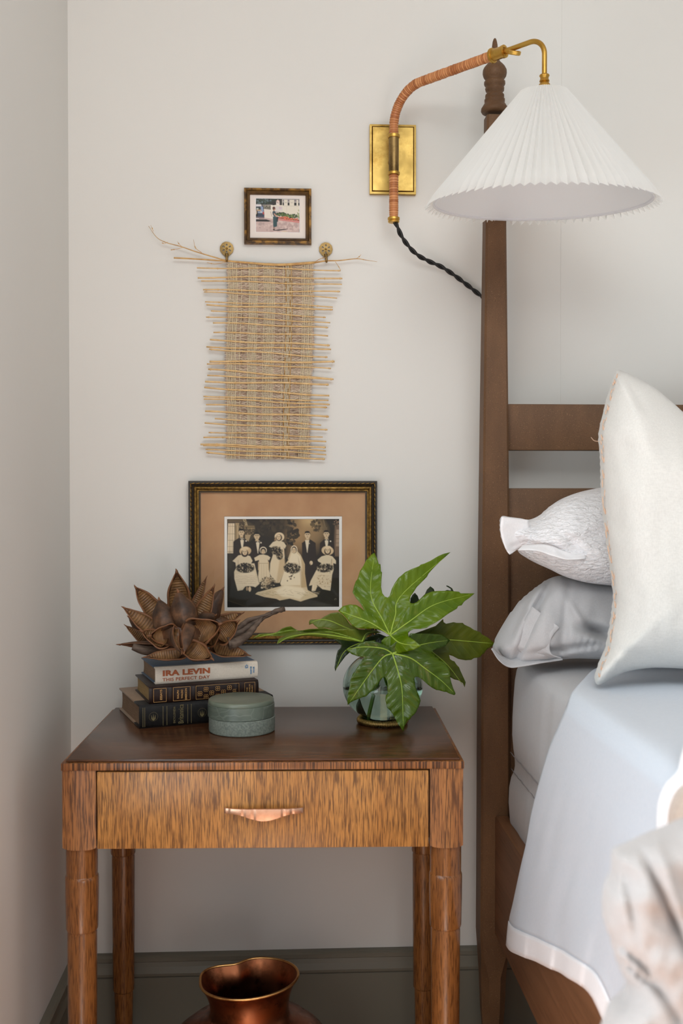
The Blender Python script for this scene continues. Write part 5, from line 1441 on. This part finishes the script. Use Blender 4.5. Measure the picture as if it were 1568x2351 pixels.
Z7 = lambda x, y: (260+x/3.824, 1290+y/3.824)
cen = WY(*Z7(600, 640), -0.19)
POD = thing('seed_pod_cluster', 'cluster of dried woody brown seed pods lying on the book stack', 'dried pods', (cen.x, cen.y, 0.879))
U7 = 2.21/2400/3.824
def pod(base, tip, width, nvec, depth=0.55, open_=1.0, bend=0.0, seed=0, ridges=13, bulb=0.62, lining=True):
    rr = random.Random(seed)
    B0 = WY(*Z7(base[0], base[1]), base[2]); T0 = WY(*Z7(tip[0], tip[1]), tip[2])
    L = (T0-B0).length; a = (T0-B0)/L; N = Vector(nvec); N = (N-a*N.dot(a)).normalized(); S = a.cross(N)
    W2 = width*U7/2
    nu, nv = 30, 14; amax = PI*0.5*(1.0+0.28*(1-open_))
    def wprof(u): return W2*max(0.0, math.sin(PI*min(1, (u*(1-0.06)+0.06))**bulb))**0.72*(1 if u < 0.97 else 0.7)
    def cent(u): return B0+a*L*u+N*(bend*L*(math.sin(PI*u)*-0.5+u*u))
    V = []; T = []
    for j in range(nu+1):
        u = j/nu; w = wprof(u); c = cent(u); wob = 1+0.06*math.sin(u*11+seed)
        ring_o = []; ring_i = []
        for k in range(nv+1):
            s = -1+2*k/nv; an = s*amax
            f = 1+0.10*(abs(s) > 0.92)
            keel = 1+0.10*math.exp(-(s*6)**2)
            q = 0.0007*noise.noise(Vector((u*9, s*5, seed*3.1)))
            p = c+S*(w*wob*math.sin(an)*f)-N*(w*depth*2*math.cos(an)*keel)+N*q
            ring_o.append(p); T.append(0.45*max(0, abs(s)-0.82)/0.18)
        th = min(0.0022, w*0.35)
        for k in range(nv, -1, -1):
            s = -1+2*k/nv; an = s*amax*0.97
            p = c+S*((w-th)*wob*math.sin(an))-N*((w-th)*depth*2*math.cos(an))
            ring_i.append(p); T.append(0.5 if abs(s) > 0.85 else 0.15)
        V += ring_o+ring_i
    r = 2*(nv+1); F = []
    for j in range(nu):
        for k in range(r): F.append((j*r+k, j*r+(k+1) % r, (j+1)*r+(k+1) % r, (j+1)*r+k))
    F += [tuple(range(r))[::-1], tuple(nu*r+k for k in range(r))]
    b = MB().add(V, F, T)
    # curled tip
    P = [cent(1)-a*0.004, cent(1)+a*0.002, cent(1)+a*0.006+S*rr.uniform(-0.002, 0.002)]
    b.tube(P, [W2*0.16, W2*0.09, 0.0004], 6, tone=[0.4]*3)
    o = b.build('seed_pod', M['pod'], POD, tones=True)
    if lining:
        V = []; T = []; nu2, nv2 = 92, 10
        for j in range(nu2+1):
            u = 0.10+0.78*j/nu2; w = wprof(u)*0.88*min(1, math.sin(PI*j/nu2)*2.2)**0.5; c = cent(u)
            ph = 2*PI*j/nu2*ridges
            for k in range(nv2+1):
                s = -1+2*k/nv2; an = s*amax*0.86
                rdg = 0.0010*(0.5+0.5*math.sin(ph-abs(s)*1.6))*(1-abs(s)**3)
                p = c+S*(w*math.sin(an))-N*((w*depth*2-0.0026)*math.cos(an)-rdg)+N*0.0012
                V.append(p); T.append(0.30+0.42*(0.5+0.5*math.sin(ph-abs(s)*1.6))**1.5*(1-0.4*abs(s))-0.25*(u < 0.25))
        r = nv2+1; F = [(j*r+k, j*r+k+1, (j+1)*r+k+1, (j+1)*r+k) for j in range(nu2) for k in range(nv2)]
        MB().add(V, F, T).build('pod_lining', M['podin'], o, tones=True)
    return o
C_ = (0, -1, 0)
# base (x,y,Y), tip (x,y,Y), width, opening direction
pod((590, 480, -0.16), (556, 82, -0.17), 205, (0.12, -1, 0.1), 0.5, seed=1)
pod((650, 570, -0.235), (568, 256, -0.235), 225, (-0.1, 1, 0.2), 0.40, seed=2, lining=False)
pod((735, 540, -0.20), (884, 214, -0.20), 150, (-0.45, -1, 0.1), 0.45, seed=3)
pod((790, 540, -0.165), (962, 238, -0.15), 170, (0.3, 1, 0.2), 0.42, seed=4, lining=False)
pod((700, 420, -0.14), (815, 142, -0.13), 90, (-0.5, -0.8, 0), 0.5, seed=5)
pod((420, 500, -0.17), (195, 222, -0.17), 170, (0.35, -1, 0.35), 0.5, seed=6)
pod((470, 600, -0.235), (402, 330, -0.22), 205, (0.15, 1, 0.2), 0.42, seed=7, lining=False)
pod((430, 640, -0.20), (92, 402, -0.19), 150, (0.3, -1, 0.45), 0.45, seed=8)
pod((330, 650, -0.15), (138, 486, -0.14), 140, (0.2, 1, -0.3), 0.42, seed=9, lining=False)
pod((330, 720, -0.17), (112, 562, -0.17), 100, (0.4, -0.8, 0.5), 0.45, seed=10)
pod((500, 700, -0.25), (246, 612, -0.255), 170, (0.2, -0.9, 0.6), 0.40, bend=0.05, seed=11)
pod((560, 640, -0.245), (318, 650, -0.265), 190, (0.0, -1, -0.25), 0.5, seed=12, ridges=16)
pod((420, 755, -0.19), (48, 726, -0.20), 120, (0.0, -0.5, -0.9), 0.4, seed=13, lining=False)
pod((640, 800, -0.255), (276, 828, -0.27), 125, (0.1, -0.75, 0.75), 0.5, bend=-0.04, seed=14)
pod((640, 720, -0.265), (868, 862, -0.285), 190, (0.25, -0.8, 0.65), 0.5, bend=0.06, seed=15)
pod((850, 730, -0.19), (1190, 820, -0.20), 150, (0.1, -0.85, 0.65), 0.45, seed=16)
pod((630, 660, -0.25), (942, 545, -0.265), 250, (0.1, -1, -0.15), 0.5, seed=17, ridges=17)
pod((820, 560, -0.165), (1134, 450, -0.15), 130, (0.0, -0.85, 0.6), 0.45, seed=18)
pod((900, 680, -0.20), (1096, 520, -0.21), 180, (-0.35, -1, 0.2), 0.45, seed=19)
pod((560, 570, -0.27), (575, 812, -0.33), 95, (0.8, -0.6, 0.1), 0.6, bend=0.1, seed=20)
pod((660, 570, -0.27), (598, 800, -0.33), 125, (-0.5, 0.6, 0.2), 0.6, bend=-0.08, seed=21, lining=False)
pod((760, 560, -0.18), (900, 470, -0.24), 170, (0.1, 1, -0.3), 0.5, seed=22, lining=False)
pod((800, 700, -0.22), (940, 600, -0.25), 150, (0.1, -0.9, 0.3), 0.5, seed=23)
pod((1010, 600, -0.15), (840, 470, -0.16), 150, (0.0, 1, -0.4), 0.5, seed=24, lining=False)
# stalk with a split grey base
def stalk():
    b = MB()
    P = spline([tuple(WY(*Z7(x, y), Y)) for x, y, Y in ((960, 700, -0.17), (1060, 650, -0.165), (1200, 560, -0.15), (1330, 480, -0.14), (1440, 430, -0.135), (1503, 414, -0.13))], 40)
    b.tube(P, [0.0105-0.0050*min(1, i/24)+0.0006*math.sin(i*1.3) for i in range(40)], 12)
    P = spline([tuple(WY(*Z7(x, y), Y)) for x, y, Y in ((1010, 720, -0.20), (1090, 700, -0.195), (1180, 640, -0.18), (1250, 560, -0.165), (1310, 490, -0.155))], 30)
    b.tube(P, [0.0140-0.0108*(i/29)**0.8+0.0005*math.sin(i*1.7) for i in range(30)], 12)
    P = spline([tuple(WY(*Z7(x, y), Y)) for x, y, Y in ((1000, 620, -0.16), (1100, 580, -0.16), (1190, 510, -0.15), (1300, 480, -0.145), (1390, 450, -0.142))], 30)
    b.tube(P, [0.0085-0.0065*(i/29) for i in range(30)], 10)
    b.v = [tuple(Vector(v)+0.0011*noise.noise_vector(Vector((v[0]*60, v[1]*60, v[2]*220)))) for v in b.v]
    b.build('stalk', M['driftwood'], POD)
    b = MB()
    P = spline([tuple(WY(*Z7(x, y), Y)) for x, y, Y in ((400, 770, -0.20), (290, 780, -0.215), (170, 745, -0.22))], 16)
    b.tube(P, [0.0100+0.0035*math.sin(i/15*PI) for i in range(16)], 12, flat=0.7)
    b.build('broken_stalk_end', M['driftwood'], POD)
stalk()
# woody heart the pods grow from
b = MB(); cc = WY(*Z7(600, 640), -0.195)
b.lathe([(0, -0.045), (0.035, -0.035), (0.058, -0.01), (0.060, 0.012), (0.040, 0.038), (0, 0.05)], 24, tuple(cc))
b.v = [tuple(Vector(v)+0.006*noise.noise_vector(Vector(v)*50)) for v in b.v]
b.a = [0.1]*len(b.v)
b.build('woody_heart', M['pod'], POD, tones=True)

# ================================================================== COPPER JUG
jc = WY(573, 2246, -0.36)
JG = thing('copper_jug', 'large copper jug with a pinched pouring lip under the nightstand', 'jug', (jc.x, jc.y, 0.0), 0.0, local=True)
def jug():
    n = 96
    prof = [(0.0, 0.0), (0.075, 0.0), (0.085, 0.004), (0.10, 0.02), (0.135, 0.06), (0.158, 0.11), (0.160, 0.145), (0.148, 0.175), (0.122, 0.196), (0.094, 0.208), (0.081, 0.214), (0.0775, 0.220), (0.0765, 0.232), (0.0785, 0.250), (0.084, 0.268), (0.090, 0.279),
            (0.0945, 0.2855), (0.0970, 0.2885), (0.0965, 0.2915), (0.0940, 0.2915), (0.0925, 0.2890), (0.0870, 0.279), (0.0810, 0.268), (0.0755, 0.250), (0.0735, 0.232), (0.0745, 0.218), (0.090, 0.203), (0.12, 0.19), (0.14, 0.17), (0.15, 0.14), (0.145, 0.10), (0.10, 0.03), (0.0, 0.01)]
    V = []
    for i, (r, z) in enumerate(prof):
        for k in range(n):
            a = 2*PI*k/n; rr = r; zz = z
            nf = max(0, min(1, (z-0.205)/0.08)) if r < 0.1 else 0
            if nf > 0:
                # pinch in the wall behind, drawing a pouring channel
                for ac, am, wd in ((math.radians(112), -0.030, 0.30), (math.radians(150), 0.010, 0.35)):
                    dd = (a-ac+PI) % (2*PI)-PI; rr += am*nf*math.exp(-(dd/wd)**2)*(1.0 if am > 0 else math.sin(PI*min(1, nf*1.0)*0.72+0.3))
                zz += nf*(0.007*math.cos(a-math.radians(20))-0.0015)
            V.append((rr*math.cos(a), rr*math.sin(a)*(1-0.14*nf), zz))
    m = len(prof); F = [(i*n+k, i*n+(k+1) % n, (i+1)*n+(k+1) % n, (i+1)*n+k) for i in range(m-1) for k in range(n)]
    return MB().add(V, F)
jug().build('jug_body', M['copper'], JG)
b = MB(); P = []
for k in range(97):
    a = 2*PI*k/96; r = 0.0953
    for ac, am, wd in ((math.radians(112), -0.030, 0.30), (math.radians(150), 0.010, 0.35)):
        dd = (a-ac+PI) % (2*PI)-PI; r += am*math.exp(-(dd/wd)**2)*(1.0 if am > 0 else math.sin(PI*0.72+0.3))
    P.append((r*math.cos(a), r*math.sin(a)*0.86, 0.290+0.007*math.cos(a-math.radians(20))-0.0015))
b.tube(P, 0.0026, 8, cap=False); b.build('rolled_rim', brass('worn_rim', srgb(206, 160, 100), srgb(150, 96, 56), 0.3), JG)

# ================================================================== BEDDING
def pillow(name, label, poly, Yf, thick, material, seed=0, rim=60, step=7, wr=0.004, back=0.8, npts=150, disp=None, exponent=0.5, group=None, cat='pillow', flange=0, finish=True):
    """closed cushion: traced seam outline, both faces swell away from it"""
    D = closed_spline(poly, npts)
    V2, T, nb = fill(D, step)
    A = np.array([tuple(p) for p in V2[:npts]]); Bq = np.roll(A, -1, 0)
    cy = sum(p[1] for p in poly)/len(poly); cx = sum(p[0] for p in poly)/len(poly)
    V = []; dist = []
    for p in V2:
        q = np.array([p.x, p.y]); d = A-q; e = Bq-A; t = np.clip(-(d*e).sum(1)/((e*e).sum(1)+1e-9), 0, 1)
        dist.append(float(np.hypot(*(d+e*t[:, None]).T).min()))
    def height(d):
        if flange and d < flange: return 0.02*d/flange
        u = min(1, max(0, (d-flange)/rim)); return 0.02*(flange > 0)+(1-(1-u)**2)**exponent
    n = len(V2)
    for p, d in zip(V2, dist):
        h = height(d)*thick
        w = noise.noise(Vector((p.x*0.012, p.y*0.012, seed)))*wr*min(1, d/25.0)+noise.noise(Vector((p.x*0.03, p.y*0.02, seed+5)))*wr*0.5*min(1, d/15.0)
        Y = Yf(p.x, p.y)-h+w
        if disp: Y += disp(p.x, p.y, d)
        V.append(WY(p.x, p.y, Y))
    idx = {}
    Vb = []
    for i, (p, d) in enumerate(zip(V2, dist)):
        if i < nb: idx[i] = i
        else:
            idx[i] = n+len(Vb); c = WY(p.x, p.y, Yf(p.x, p.y)); Vb.append(c+Vector((0, height(d)*thick*back, 0)))
    F = list(T)+[tuple(idx[i] for i in f[::-1]) for f in T]
    return V+Vb, F, D
# mattress in its fitted sheet
MT = thing('mattress', 'mattress in a grey fitted sheet with gathered sides', 'mattress', (1.2, -1.1, 0.5))
def mattress():
    prof = [(0.540, 0.500), (0.500, 0.502), (0.4795, 0.515), (0.4745, 0.535), (0.4715, 0.575), (0.4725, 0.605), (0.4765, 0.625), (0.4830, 0.640), (0.4850, 0.652), (0.4848, 0.664), (0.4838, 0.676), (0.4815, 0.690),
            (0.4790, 0.72), (0.4795, 0.76), (0.4815, 0.80), (0.4845, 0.84), (0.4885, 0.862), (0.4960, 0.873), (0.510, 0.879), (0.54, 0.882), (0.60, 0.884), (0.75, 0.886), (1.0, 0.888), (1.5, 0.888), (2.1, 0.885)]
    ys = [-0.158-0.012*i for i in range(150)]
    V = []; F = []; m = len(prof)
    for j, y in enumerate(ys):
        for k, (x, z) in enumerate(prof):
            g = 0.0
            if 0.53 < z < 0.87 and x < 0.52:
                near = math.exp(-((z-0.70)/0.05)**2)+math.exp(-((z-0.615)/0.04)**2)
                g = 0.0016*near*noise.noise(Vector((y*90, z*6, 1)))+0.0020*noise.noise(Vector((y*22, z*5, 2)))
            rx = x+g; rz = z
            if j < 3: rx = x+(0.012, 0.004, 0.001)[j]*(x < 0.6); rz = z-(0.012, 0.004, 0.001)[j]*(z > 0.8)
            if x > 0.52: rz += 0.003*noise.noise(Vector((x*9, y*9, 3)))
            V.append((rx, y+0.0, rz))
    for j in range(len(ys)-1):
        for k in range(m-1): F.append((j*m+k, (j+1)*m+k, (j+1)*m+k+1, j*m+k+1))
    F.append(tuple(range(m))); 
    return MB().add(V, F)
mattress().build('fitted_sheet', M['sheet_grey'], MT)
for z in (0.641, 0.677):
    P = [(0.4806+0.0006*math.sin(i*1.7)+(0.0015 if z < 0.65 else 0.0), -0.16-0.012*i, z+0.0006*math.sin(i*0.9)) for i in range(60)]
    MB().tube(P, 0.0009, 6).build('seam', mat('seam_thread', srgb(150, 146, 148), 0.8), MT)
MB().box(0.49, 2.05, -1.95, -0.17, 0.46, 0.500, 0.006).build('mattress_base', M['sheet_grey'], MT)

# top sheet turned over the side of the bed
E_top = [WZ(x, y, 0.889) for x, y in ((1750, 1500), (1560, 1515), (1450, 1525), (1373, 1538), (1341, 1561.5), (1315, 1592))]
E_side = [WX(x, y, X) for x, y, X in ((1297, 1632, 0.474), (1279, 1674, 0.467), (1261, 1717, 0.4615), (1243, 1775, 0.4560), (1219, 1867, 0.4500), (1208, 1930, 0.4470), (1195, 1990, 0.4430), (1180, 2068, 0.4380), (1171, 2113, 0.4340), (1166, 2170, 0.4300))]
H_ = [WX(x, y, X) for x, y, X in ((1166, 2170, 0.430), (1182, 2187, 0.4305), (1220, 2203, 0.4315), (1260, 2222, 0.433), (1300, 2242, 0.434), (1332, 2262, 0.435), (1358, 2286, 0.437), (1377, 2320, 0.440), (1390, 2351, 0.444), (1410, 2410, 0.448), (1440, 2500, 0.45))]
def sheet_surface(nu=110, nv=46, v0=0.0, v1=1.0, lift=0.0):
    T0 = E_side[0]
    Es = [Vector(p) for p in spline([tuple(p) for p in E_side], 101)]
    Hr = [Vector(p) for p in spline([tuple(p) for p in H_]+[(0.452, -1.45, 0.60), (0.452, -1.75, 0.60), (0.452, -2.02, 0.60)], 401)]
    dl = [0]
    for i in range(1, 401): dl.append(dl[-1]+(Hr[i]-Hr[i-1]).length)
    Hs = []; q = 0
    for i in range(101):
        while q < 399 and dl[q+1] < dl[-1]*i/100: q += 1
        Hs.append(Hr[q])
    yend = Hs[-1].y
    G = []
    for i in range(nu+1):
        u = i/nu; h = Hs[int(u*100)] if u < 1 else Hs[100]
        y = T0.y+(yend-T0.y)*u; t = Vector((T0.x+0.004*u, y, T0.z))
        row = []
        for j in range(nv+1):
            v = v0+(v1-v0)*j/nv; k = v*100; k0 = int(min(99, k)); e = Es[k0].lerp(Es[k0+1], k-k0); e0 = Es[0].lerp(Es[100], v)
            p = t.lerp(h, v)+(e-e0)*(1-u)**2
            f = math.sin(PI*min(1, v*1.2)*0.5)
            fold = 0.008*f*noise.noise(Vector((u*5+v*1.2, v*0.9, 4)))+0.0036*f*noise.noise(Vector((u*24, v*3.0, 8)))
            fold += 0.010*f*math.exp(-((u-0.72)/0.10)**2)*math.sin(v*3)*0.6
            row.append(p+Vector((fold-lift, 0, 0)))
        G.append(row)
    return G
TS = thing('top_sheet', 'pale blue-grey flat sheet with white hem hanging over the bed side', 'sheet', tuple(E_side[0]))
G = sheet_surface()
# extend over the top of the bed
top = []
Et = [Vector(p) for p in spline([tuple(p) for p in E_top]+[tuple(E_side[0])], 25)]
for i, row in enumerate(G):
    u = i/(len(G)-1); t = row[0]; ext = []
    for j in range(25):
        e = Et[j]; x = e.x+(t.x-E_side[0].x); y = e.y+(t.y-E_side[0].y); z = e.z
        if j > 18: z = e.z
        z += 0.004*noise.noise(Vector((x*8, y*5, 5)))*min(1, (24-j)/5)+0.003*min(1, (24-j)/3)
        ext.append(Vector((x, y, z)))
    top.append(ext[:-1]+row)
cut = 24+int(46*0.905)
def grid(rows, a, b_):
    V = []; F = []; m = b_-a
    for r in rows: V += r[a:b_]
    for i in range(len(rows)-1):
        for j in range(m-1): F.append((i*m+j, (i+1)*m+j, (i+1)*m+j+1, i*m+j+1))
    return V, F
V, F = grid(top, 0, cut+1)
o = MB().add(V, F).build('sheet_cloth', M['sheet_blue'], TS)
so = o.modifiers.new('thickness', 'SOLIDIFY'); so.thickness = 0.0012; so.offset = 0
V, F = grid([[p+Vector((-0.0006, 0, 0)) for p in r] for r in top], cut, len(top[0]))
o = MB().add(V, F).build('white_hem', M['border_white'], TS)
so = o.modifiers.new('thickness', 'SOLIDIFY'); so.thickness = 0.0022; so.offset = 0

# coverlet folded over the bed further forward: beige with a white edge
CV = thing('coverlet', 'folded beige quilted coverlet with a white border at the right edge of the bed', 'blanket', (0.6, -1.2, 0.9))
def coverlet(y0f, y1f, lift):
    cp_ = [(1.75, 0.918), (1.3, 0.920), (0.9, 0.920), (0.65, 0.919), (0.55, 0.916), (0.505, 0.910), (0.4780, 0.898), (0.4640, 0.875), (0.4590, 0.84), (0.4560, 0.78), (0.4530, 0.70), (0.4490, 0.60), (0.4480, 0.5)]
    cs = spline(cp_, 60); rows = []
    for i in range(25):
        u = i/24; r = []
        for j, (x, z) in enumerate(cs):
            v = j/59; edge = min(-0.84, -1.20+1.0*max(0, 0.5-v)**1.08)+0.006*math.sin(v*13)
            y = edge+y0f+(y1f-y0f)*u
            w = 0.004*noise.noise(Vector((x*10, y*12, z*8)))
            r.append(Vector((x-0.016-lift*(z < 0.89)+w*(z < 0.89), y, z+0.008+lift*(x > 0.47)+w)))
        rows.append(r)
    return rows
V, F = grid(coverlet(-0.020, -0.85, 0.0), 0, 60)
o = MB().add(V, F).build('quilt_cloth', M['beige'], CV); o.modifiers.new('thickness', 'SOLIDIFY').thickness = 0.006
V, F = grid(coverlet(0.0, -0.026, 0.002), 0, 60)
o = MB().add(V, F).build('white_border', M['border_white'], CV); o.modifiers.new('thickness', 'SOLIDIFY').thickness = 0.008

# grey pillow, mouth of the case open to the left
gp = [(1131, 1487), (1137, 1470), (1147, 1450), (1162, 1425), (1177, 1402), (1196, 1378), (1216, 1360), (1240, 1342), (1262, 1328), (1290, 1322), (1340, 1330), (1400, 1338), (1500, 1345), (1640, 1360), (1700, 1440), (1640, 1510), (1500, 1518), (1390, 1514), (1330, 1512),
      (1290, 1514), (1250, 1520), (1215, 1526), (1180, 1531), (1163, 1524), (1148, 1512), (1136, 1500)]
def gy(px, py): return -0.30+0.10*min(1, max(0, (1250-px)/120))*0.6+(py-1430)*-0.0004
def gdisp(px, py, d):
    k = min(1, d/12)
    f = 0
    # long folds running down to the mouth and a deep crease
    a = (px-1262)+(py-1330)*0.42; f += 0.012*math.exp(-(a/9)**2)*k
    a = (px-1232)+(py-1360)*0.52; f -= 0.009*math.exp(-(a/11)**2)*k
    a = (px-1205)+(py-1390)*0.40; f += 0.007*math.exp(-(a/9)**2)*k
    a = (py-1440)-(px-1335)*0.25; f += 0.030*math.exp(-(a/12)**2)*math.exp(-((px-1372)/34)**2)*k
    a = (py-1490)-(px-1300)*-0.12; f += 0.010*math.exp(-(a/7)**2)*math.exp(-((px-1300)/70)**2)*k
    f *= 1.7
    a = (px-1300)+(py-1400)*0.1; f += 0.008*math.exp(-(a/10)**2)*k
    a = (px-1330)-(py-1420)*0.6; f -= 0.010*math.exp(-(a/9)**2)*math.exp(-((py-1420)/40)**2)*k
    a = (py-1378)-(px-1240)*-0.9; f += 0.008*math.exp(-(a/7)**2)*math.exp(-((px-1240)/40)**2)*k
    f += 0.0030*math.sin((px*0.4+py*0.12))*math.exp(-((px-1350)/30)**2)*math.exp(-((py-1480)/18)**2)*k
    return f
V, F, D = pillow('pillow', '', gp, gy, 0.085, M['sheet_grey'], 3, rim=75, step=6, wr=0.010, disp=gdisp, npts=170)
GP = thing('pillow', 'grey pillow with a loose open pillowcase end, lowest on the bed', 'pillow', tuple(WY(1400, 1514, -0.3)))
MB().add(V, F).build('pillowcase', M['sheet_grey'], GP)
# overlapping case hem and its under flap
def flap(pts_a, pts_b, Ya, Yb, name, parent, mater, rows=8, th=0.0016):
    A = spline(pts_a, 40); Bz = spline(pts_b, 40); R = []
    for i in range(rows+1):
        t = i/rows; R.append([WY(a[0]+(b_[0]-a[0])*t, a[1]+(b_[1]-a[1])*t, Ya+(Yb-Ya)*t+0.004*noise.noise(Vector((j*0.16, t*2, 3)))) for j, (a, b_) in enumerate(zip(A, Bz))])
    V, F = grid(R, 0, 40); o = MB().add(V, F).build(name, mater, parent); o.modifiers.new('thickness', 'SOLIDIFY').thickness = th; return o
flap([(1131, 1487), (1148, 1503), (1170, 1508), (1200, 1504), (1240, 1497), (1290, 1503)], [(1129, 1489), (1147, 1516), (1170, 1531), (1200, 1529), (1245, 1521), (1292, 1514)], -0.33, -0.372, 'case_flap', GP, M['sheet_grey'])
flap([(1222, 1392), (1206, 1420), (1190, 1448), (1180, 1480), (1200, 1500)], [(1285, 1440), (1268, 1462), (1262, 1485), (1268, 1502), (1290, 1510)], -0.352, -0.392, 'case_hem', GP, M['sheet_grey'], rows=10)

# white patterned pillow with a flange
wp_ = [(1151, 1186), (1170, 1187), (1195, 1190), (1215, 1193), (1240, 1182), (1262, 1163), (1290, 1145), (1330, 1130), (1375, 1120), (1440, 1108), (1540, 1100), (1640, 1110), (1720, 1200), (1660, 1310), (1540, 1345), (1440, 1347), (1400, 1344), (1350, 1338), (1300, 1325),
       (1262, 1307), (1225, 1290), (1195, 1272), (1186, 1262), (1175, 1272), (1169, 1272), (1160, 1258), (1151, 1236), (1148, 1210)]
def wy_(px, py): return -0.30+(py-1230)*-0.0003+0.02*min(1, max(0, (1230-px)/80))
def wdisp(px, py, d):
    k = min(1, d/14); f = 0
    f += 0.010*math.exp(-(((px-1222)+(py-1215)*0.35)/8)**2)*k
    a = (py-1255)-(px-1250)*0.17; f += 0.012*math.exp(-(a/6)**2)*math.exp(-((px-1265)/60)**2)*k
    a = (py-1228)+(px-1300)*0.30; f -= 0.008*math.exp(-(a/16)**2)*math.exp(-((px-1330)/50)**2)*k
    a = (py-1262)-(px-1330)*0.9; f += 0.010*math.exp(-(a/14)**2)*math.exp(-((px-1320)/34)**2)*k
    return f
V, F, D = pillow('pillow', '', wp_, wy_, 0.100, M['matelasse'], 5, rim=95, step=6, wr=0.006, disp=wdisp, npts=180)
WP = thing('pillow', 'white textured pillow with a flanged edge, between the grey and the stitched pillow', 'pillow', tuple(WY(1430, 1346, -0.3)))
MB().add(V, F).build('pillowcase', M['matelasse'], WP)
flap([(1214, 1194), (1216, 1212), (1208, 1235), (1196, 1255), (1186, 1263)], [(1152, 1187), (1149, 1210), (1153, 1236), (1162, 1260), (1171, 1273)], -0.345, -0.375, 'flange', WP, M['cotton_white'], rows=10)
flap([(1200, 1252), (1240, 1249), (1270, 1254), (1300, 1266), (1345, 1272)], [(1190, 1262), (1232, 1264), (1268, 1276), (1302, 1284), (1345, 1282)], -0.398, -0.416, 'flange', WP, M['cotton_white'], rows=6)

# large white stitched pillow in front
bp = [(1417, 850), (1406, 870), (1400, 892), (1391, 920), (1384, 950), (1377, 978), (1374, 1010), (1377, 1040), (1379, 1080), (1380, 1130), (1384, 1180), (1390, 1230), (1397, 1280), (1404, 1330), (1408, 1372), (1404, 1410), (1398, 1450), (1391, 1485),
      (1381, 1512), (1371, 1535), (1366, 1556), (1369, 1570), (1380, 1572), (1400, 1561), (1430, 1545), (1470, 1536), (1520, 1533), (1620, 1540), (1760, 1560), (1960, 1600), (2010, 1300), (1990, 1000), (1960, 900), (1800, 960), (1660, 975), (1590, 960), (1545, 925), (1500, 888), (1460, 866), (1436, 855)]
def by_(px, py): return -0.50+(py-1200)*-0.00018
def bdisp(px, py, d):
    k = min(1, d/20); f = 0
    f += 0.006*math.exp(-(((py-1500)-(px-1440)*0.25)/12)**2)*math.exp(-((px-1450)/60)**2)*k
    f += 0.008*math.exp(-(((px-1450)-(py-890)*0.6)/9)**2)*math.exp(-((py-905)/40)**2)*k
    return f
V, F, D = pillow('pillow', '', bp, by_, 0.115, M['linen_white'], 9, rim=150, step=9, wr=0.007, disp=bdisp, npts=220, exponent=0.6)
BP = thing('pillow', 'large white linen pillow with peach stitched edge, standing in front of the others', 'pillow', tuple(WY(1500, 1540, -0.5)))
MB().add(V, F).build('pillowcase', M['linen_white'], BP)
# peach herringbone stitches along the left seam
seam = [Vector(p) for p in [(a[0], a[1], 0) for a in spline([q for q in bp[:21]], 420)]]
b = MB(); rs2 = random.Random(2); i = 6; k = 0
while i < 410:
    p = seam[i]; q = seam[min(419, i+4)]; t = (q-p).normalized(); nrm = Vector((t.y, -t.x, 0))
    if nrm.x < 0: nrm = -nrm
    off = 7.5+2*math.sin(i*0.02); s_ = 3.4
    for sg in (1, -1):
        a0 = p+nrm*(off+sg*s_); a1 = seam[min(419, i+9)]+nrm*(off+sg*s_*0.1) if k % 2 == 0 else seam[min(419, i+8)]+nrm*(off+sg*s_*1.0)
        def dep(v): 
            dd = off*0.9; u = dd/150; return by_(v.x, v.y)-0.115*(1-(1-u)**2)**0.6-0.0035
        if sg == 1 or k % 3 != 1: b.tube([WY(a0.x, a0.y, dep(a0)), WY(*(a0.lerp(a1, 0.5).xy), dep(a0)-0.0016), WY(a1.x, a1.y, dep(a1))], [0.0008, 0.0014, 0.0008], 6)
    i += rs2.randint(7, 9); k += 1
b.build('stitching', M['stitch'], BP, kind='stuff')
P = [tuple(WY(x, y, by_(x, y)-0.01)) for x, y in ((1376, 1013), (1370, 1013), (1363, 1011), (1357, 1004))]
MB().tube(spline(P, 12), 0.0005, 5).build('loose_thread', M['stitch'], BP)

# out-of-focus throw heaped on the near corner of the bed
tp_ = [(1600, 1885), (1540, 1908), (1500, 1924), (1455, 1945), (1418, 1962), (1412, 1985), (1410, 2020), (1396, 2050), (1390, 2090), (1392, 2130), (1405, 2160), (1414, 2200), (1430, 2240), (1446, 2270), (1440, 2300), (1412, 2325), (1396, 2360), (1392, 2420), (1500, 2500), (1750, 2500), (1850, 2200), (1800, 1950), (1700, 1890)]
def ty_(px, py): return -1.46-(px-1480)*0.0001
def tdisp(px, py, d):
    k = min(1, d/20); f = 0
    for (x0_, y0_, sl, wd, am, yc, yr) in ((1480, 1970, 0.47, 9, 0.020, 2080, 150), (1440, 2040, 0.20, 8, 0.012, 2070, 90), (1445, 2190, 1.1, 9, 0.016, 2200, 40), (1450, 2225, 1.2, 8, 0.014, 2235, 40), (1530, 2000, 0.35, 14, -0.014, 2100, 150), (1500, 2250, 0.6, 12, 0.012, 2290, 90)):
        a = (px-x0_)-(py-y0_)*sl; f += am*math.exp(-(a/wd)**2)*math.exp(-((py-yc)/yr)**2)*k
    return f
V, F, D = pillow('throw_blanket', '', tp_, ty_, 0.075, M['throw'], 12, rim=110, step=9, wr=0.009, disp=tdisp, npts=170)
TH = thing('throw_blanket', 'rumpled rose-white throw heaped on the near corner of the bed', 'blanket', tuple(WY(1560, 2490, -1.46)))
MB().add(V, F).build('throw_cloth', M['throw'], TH)
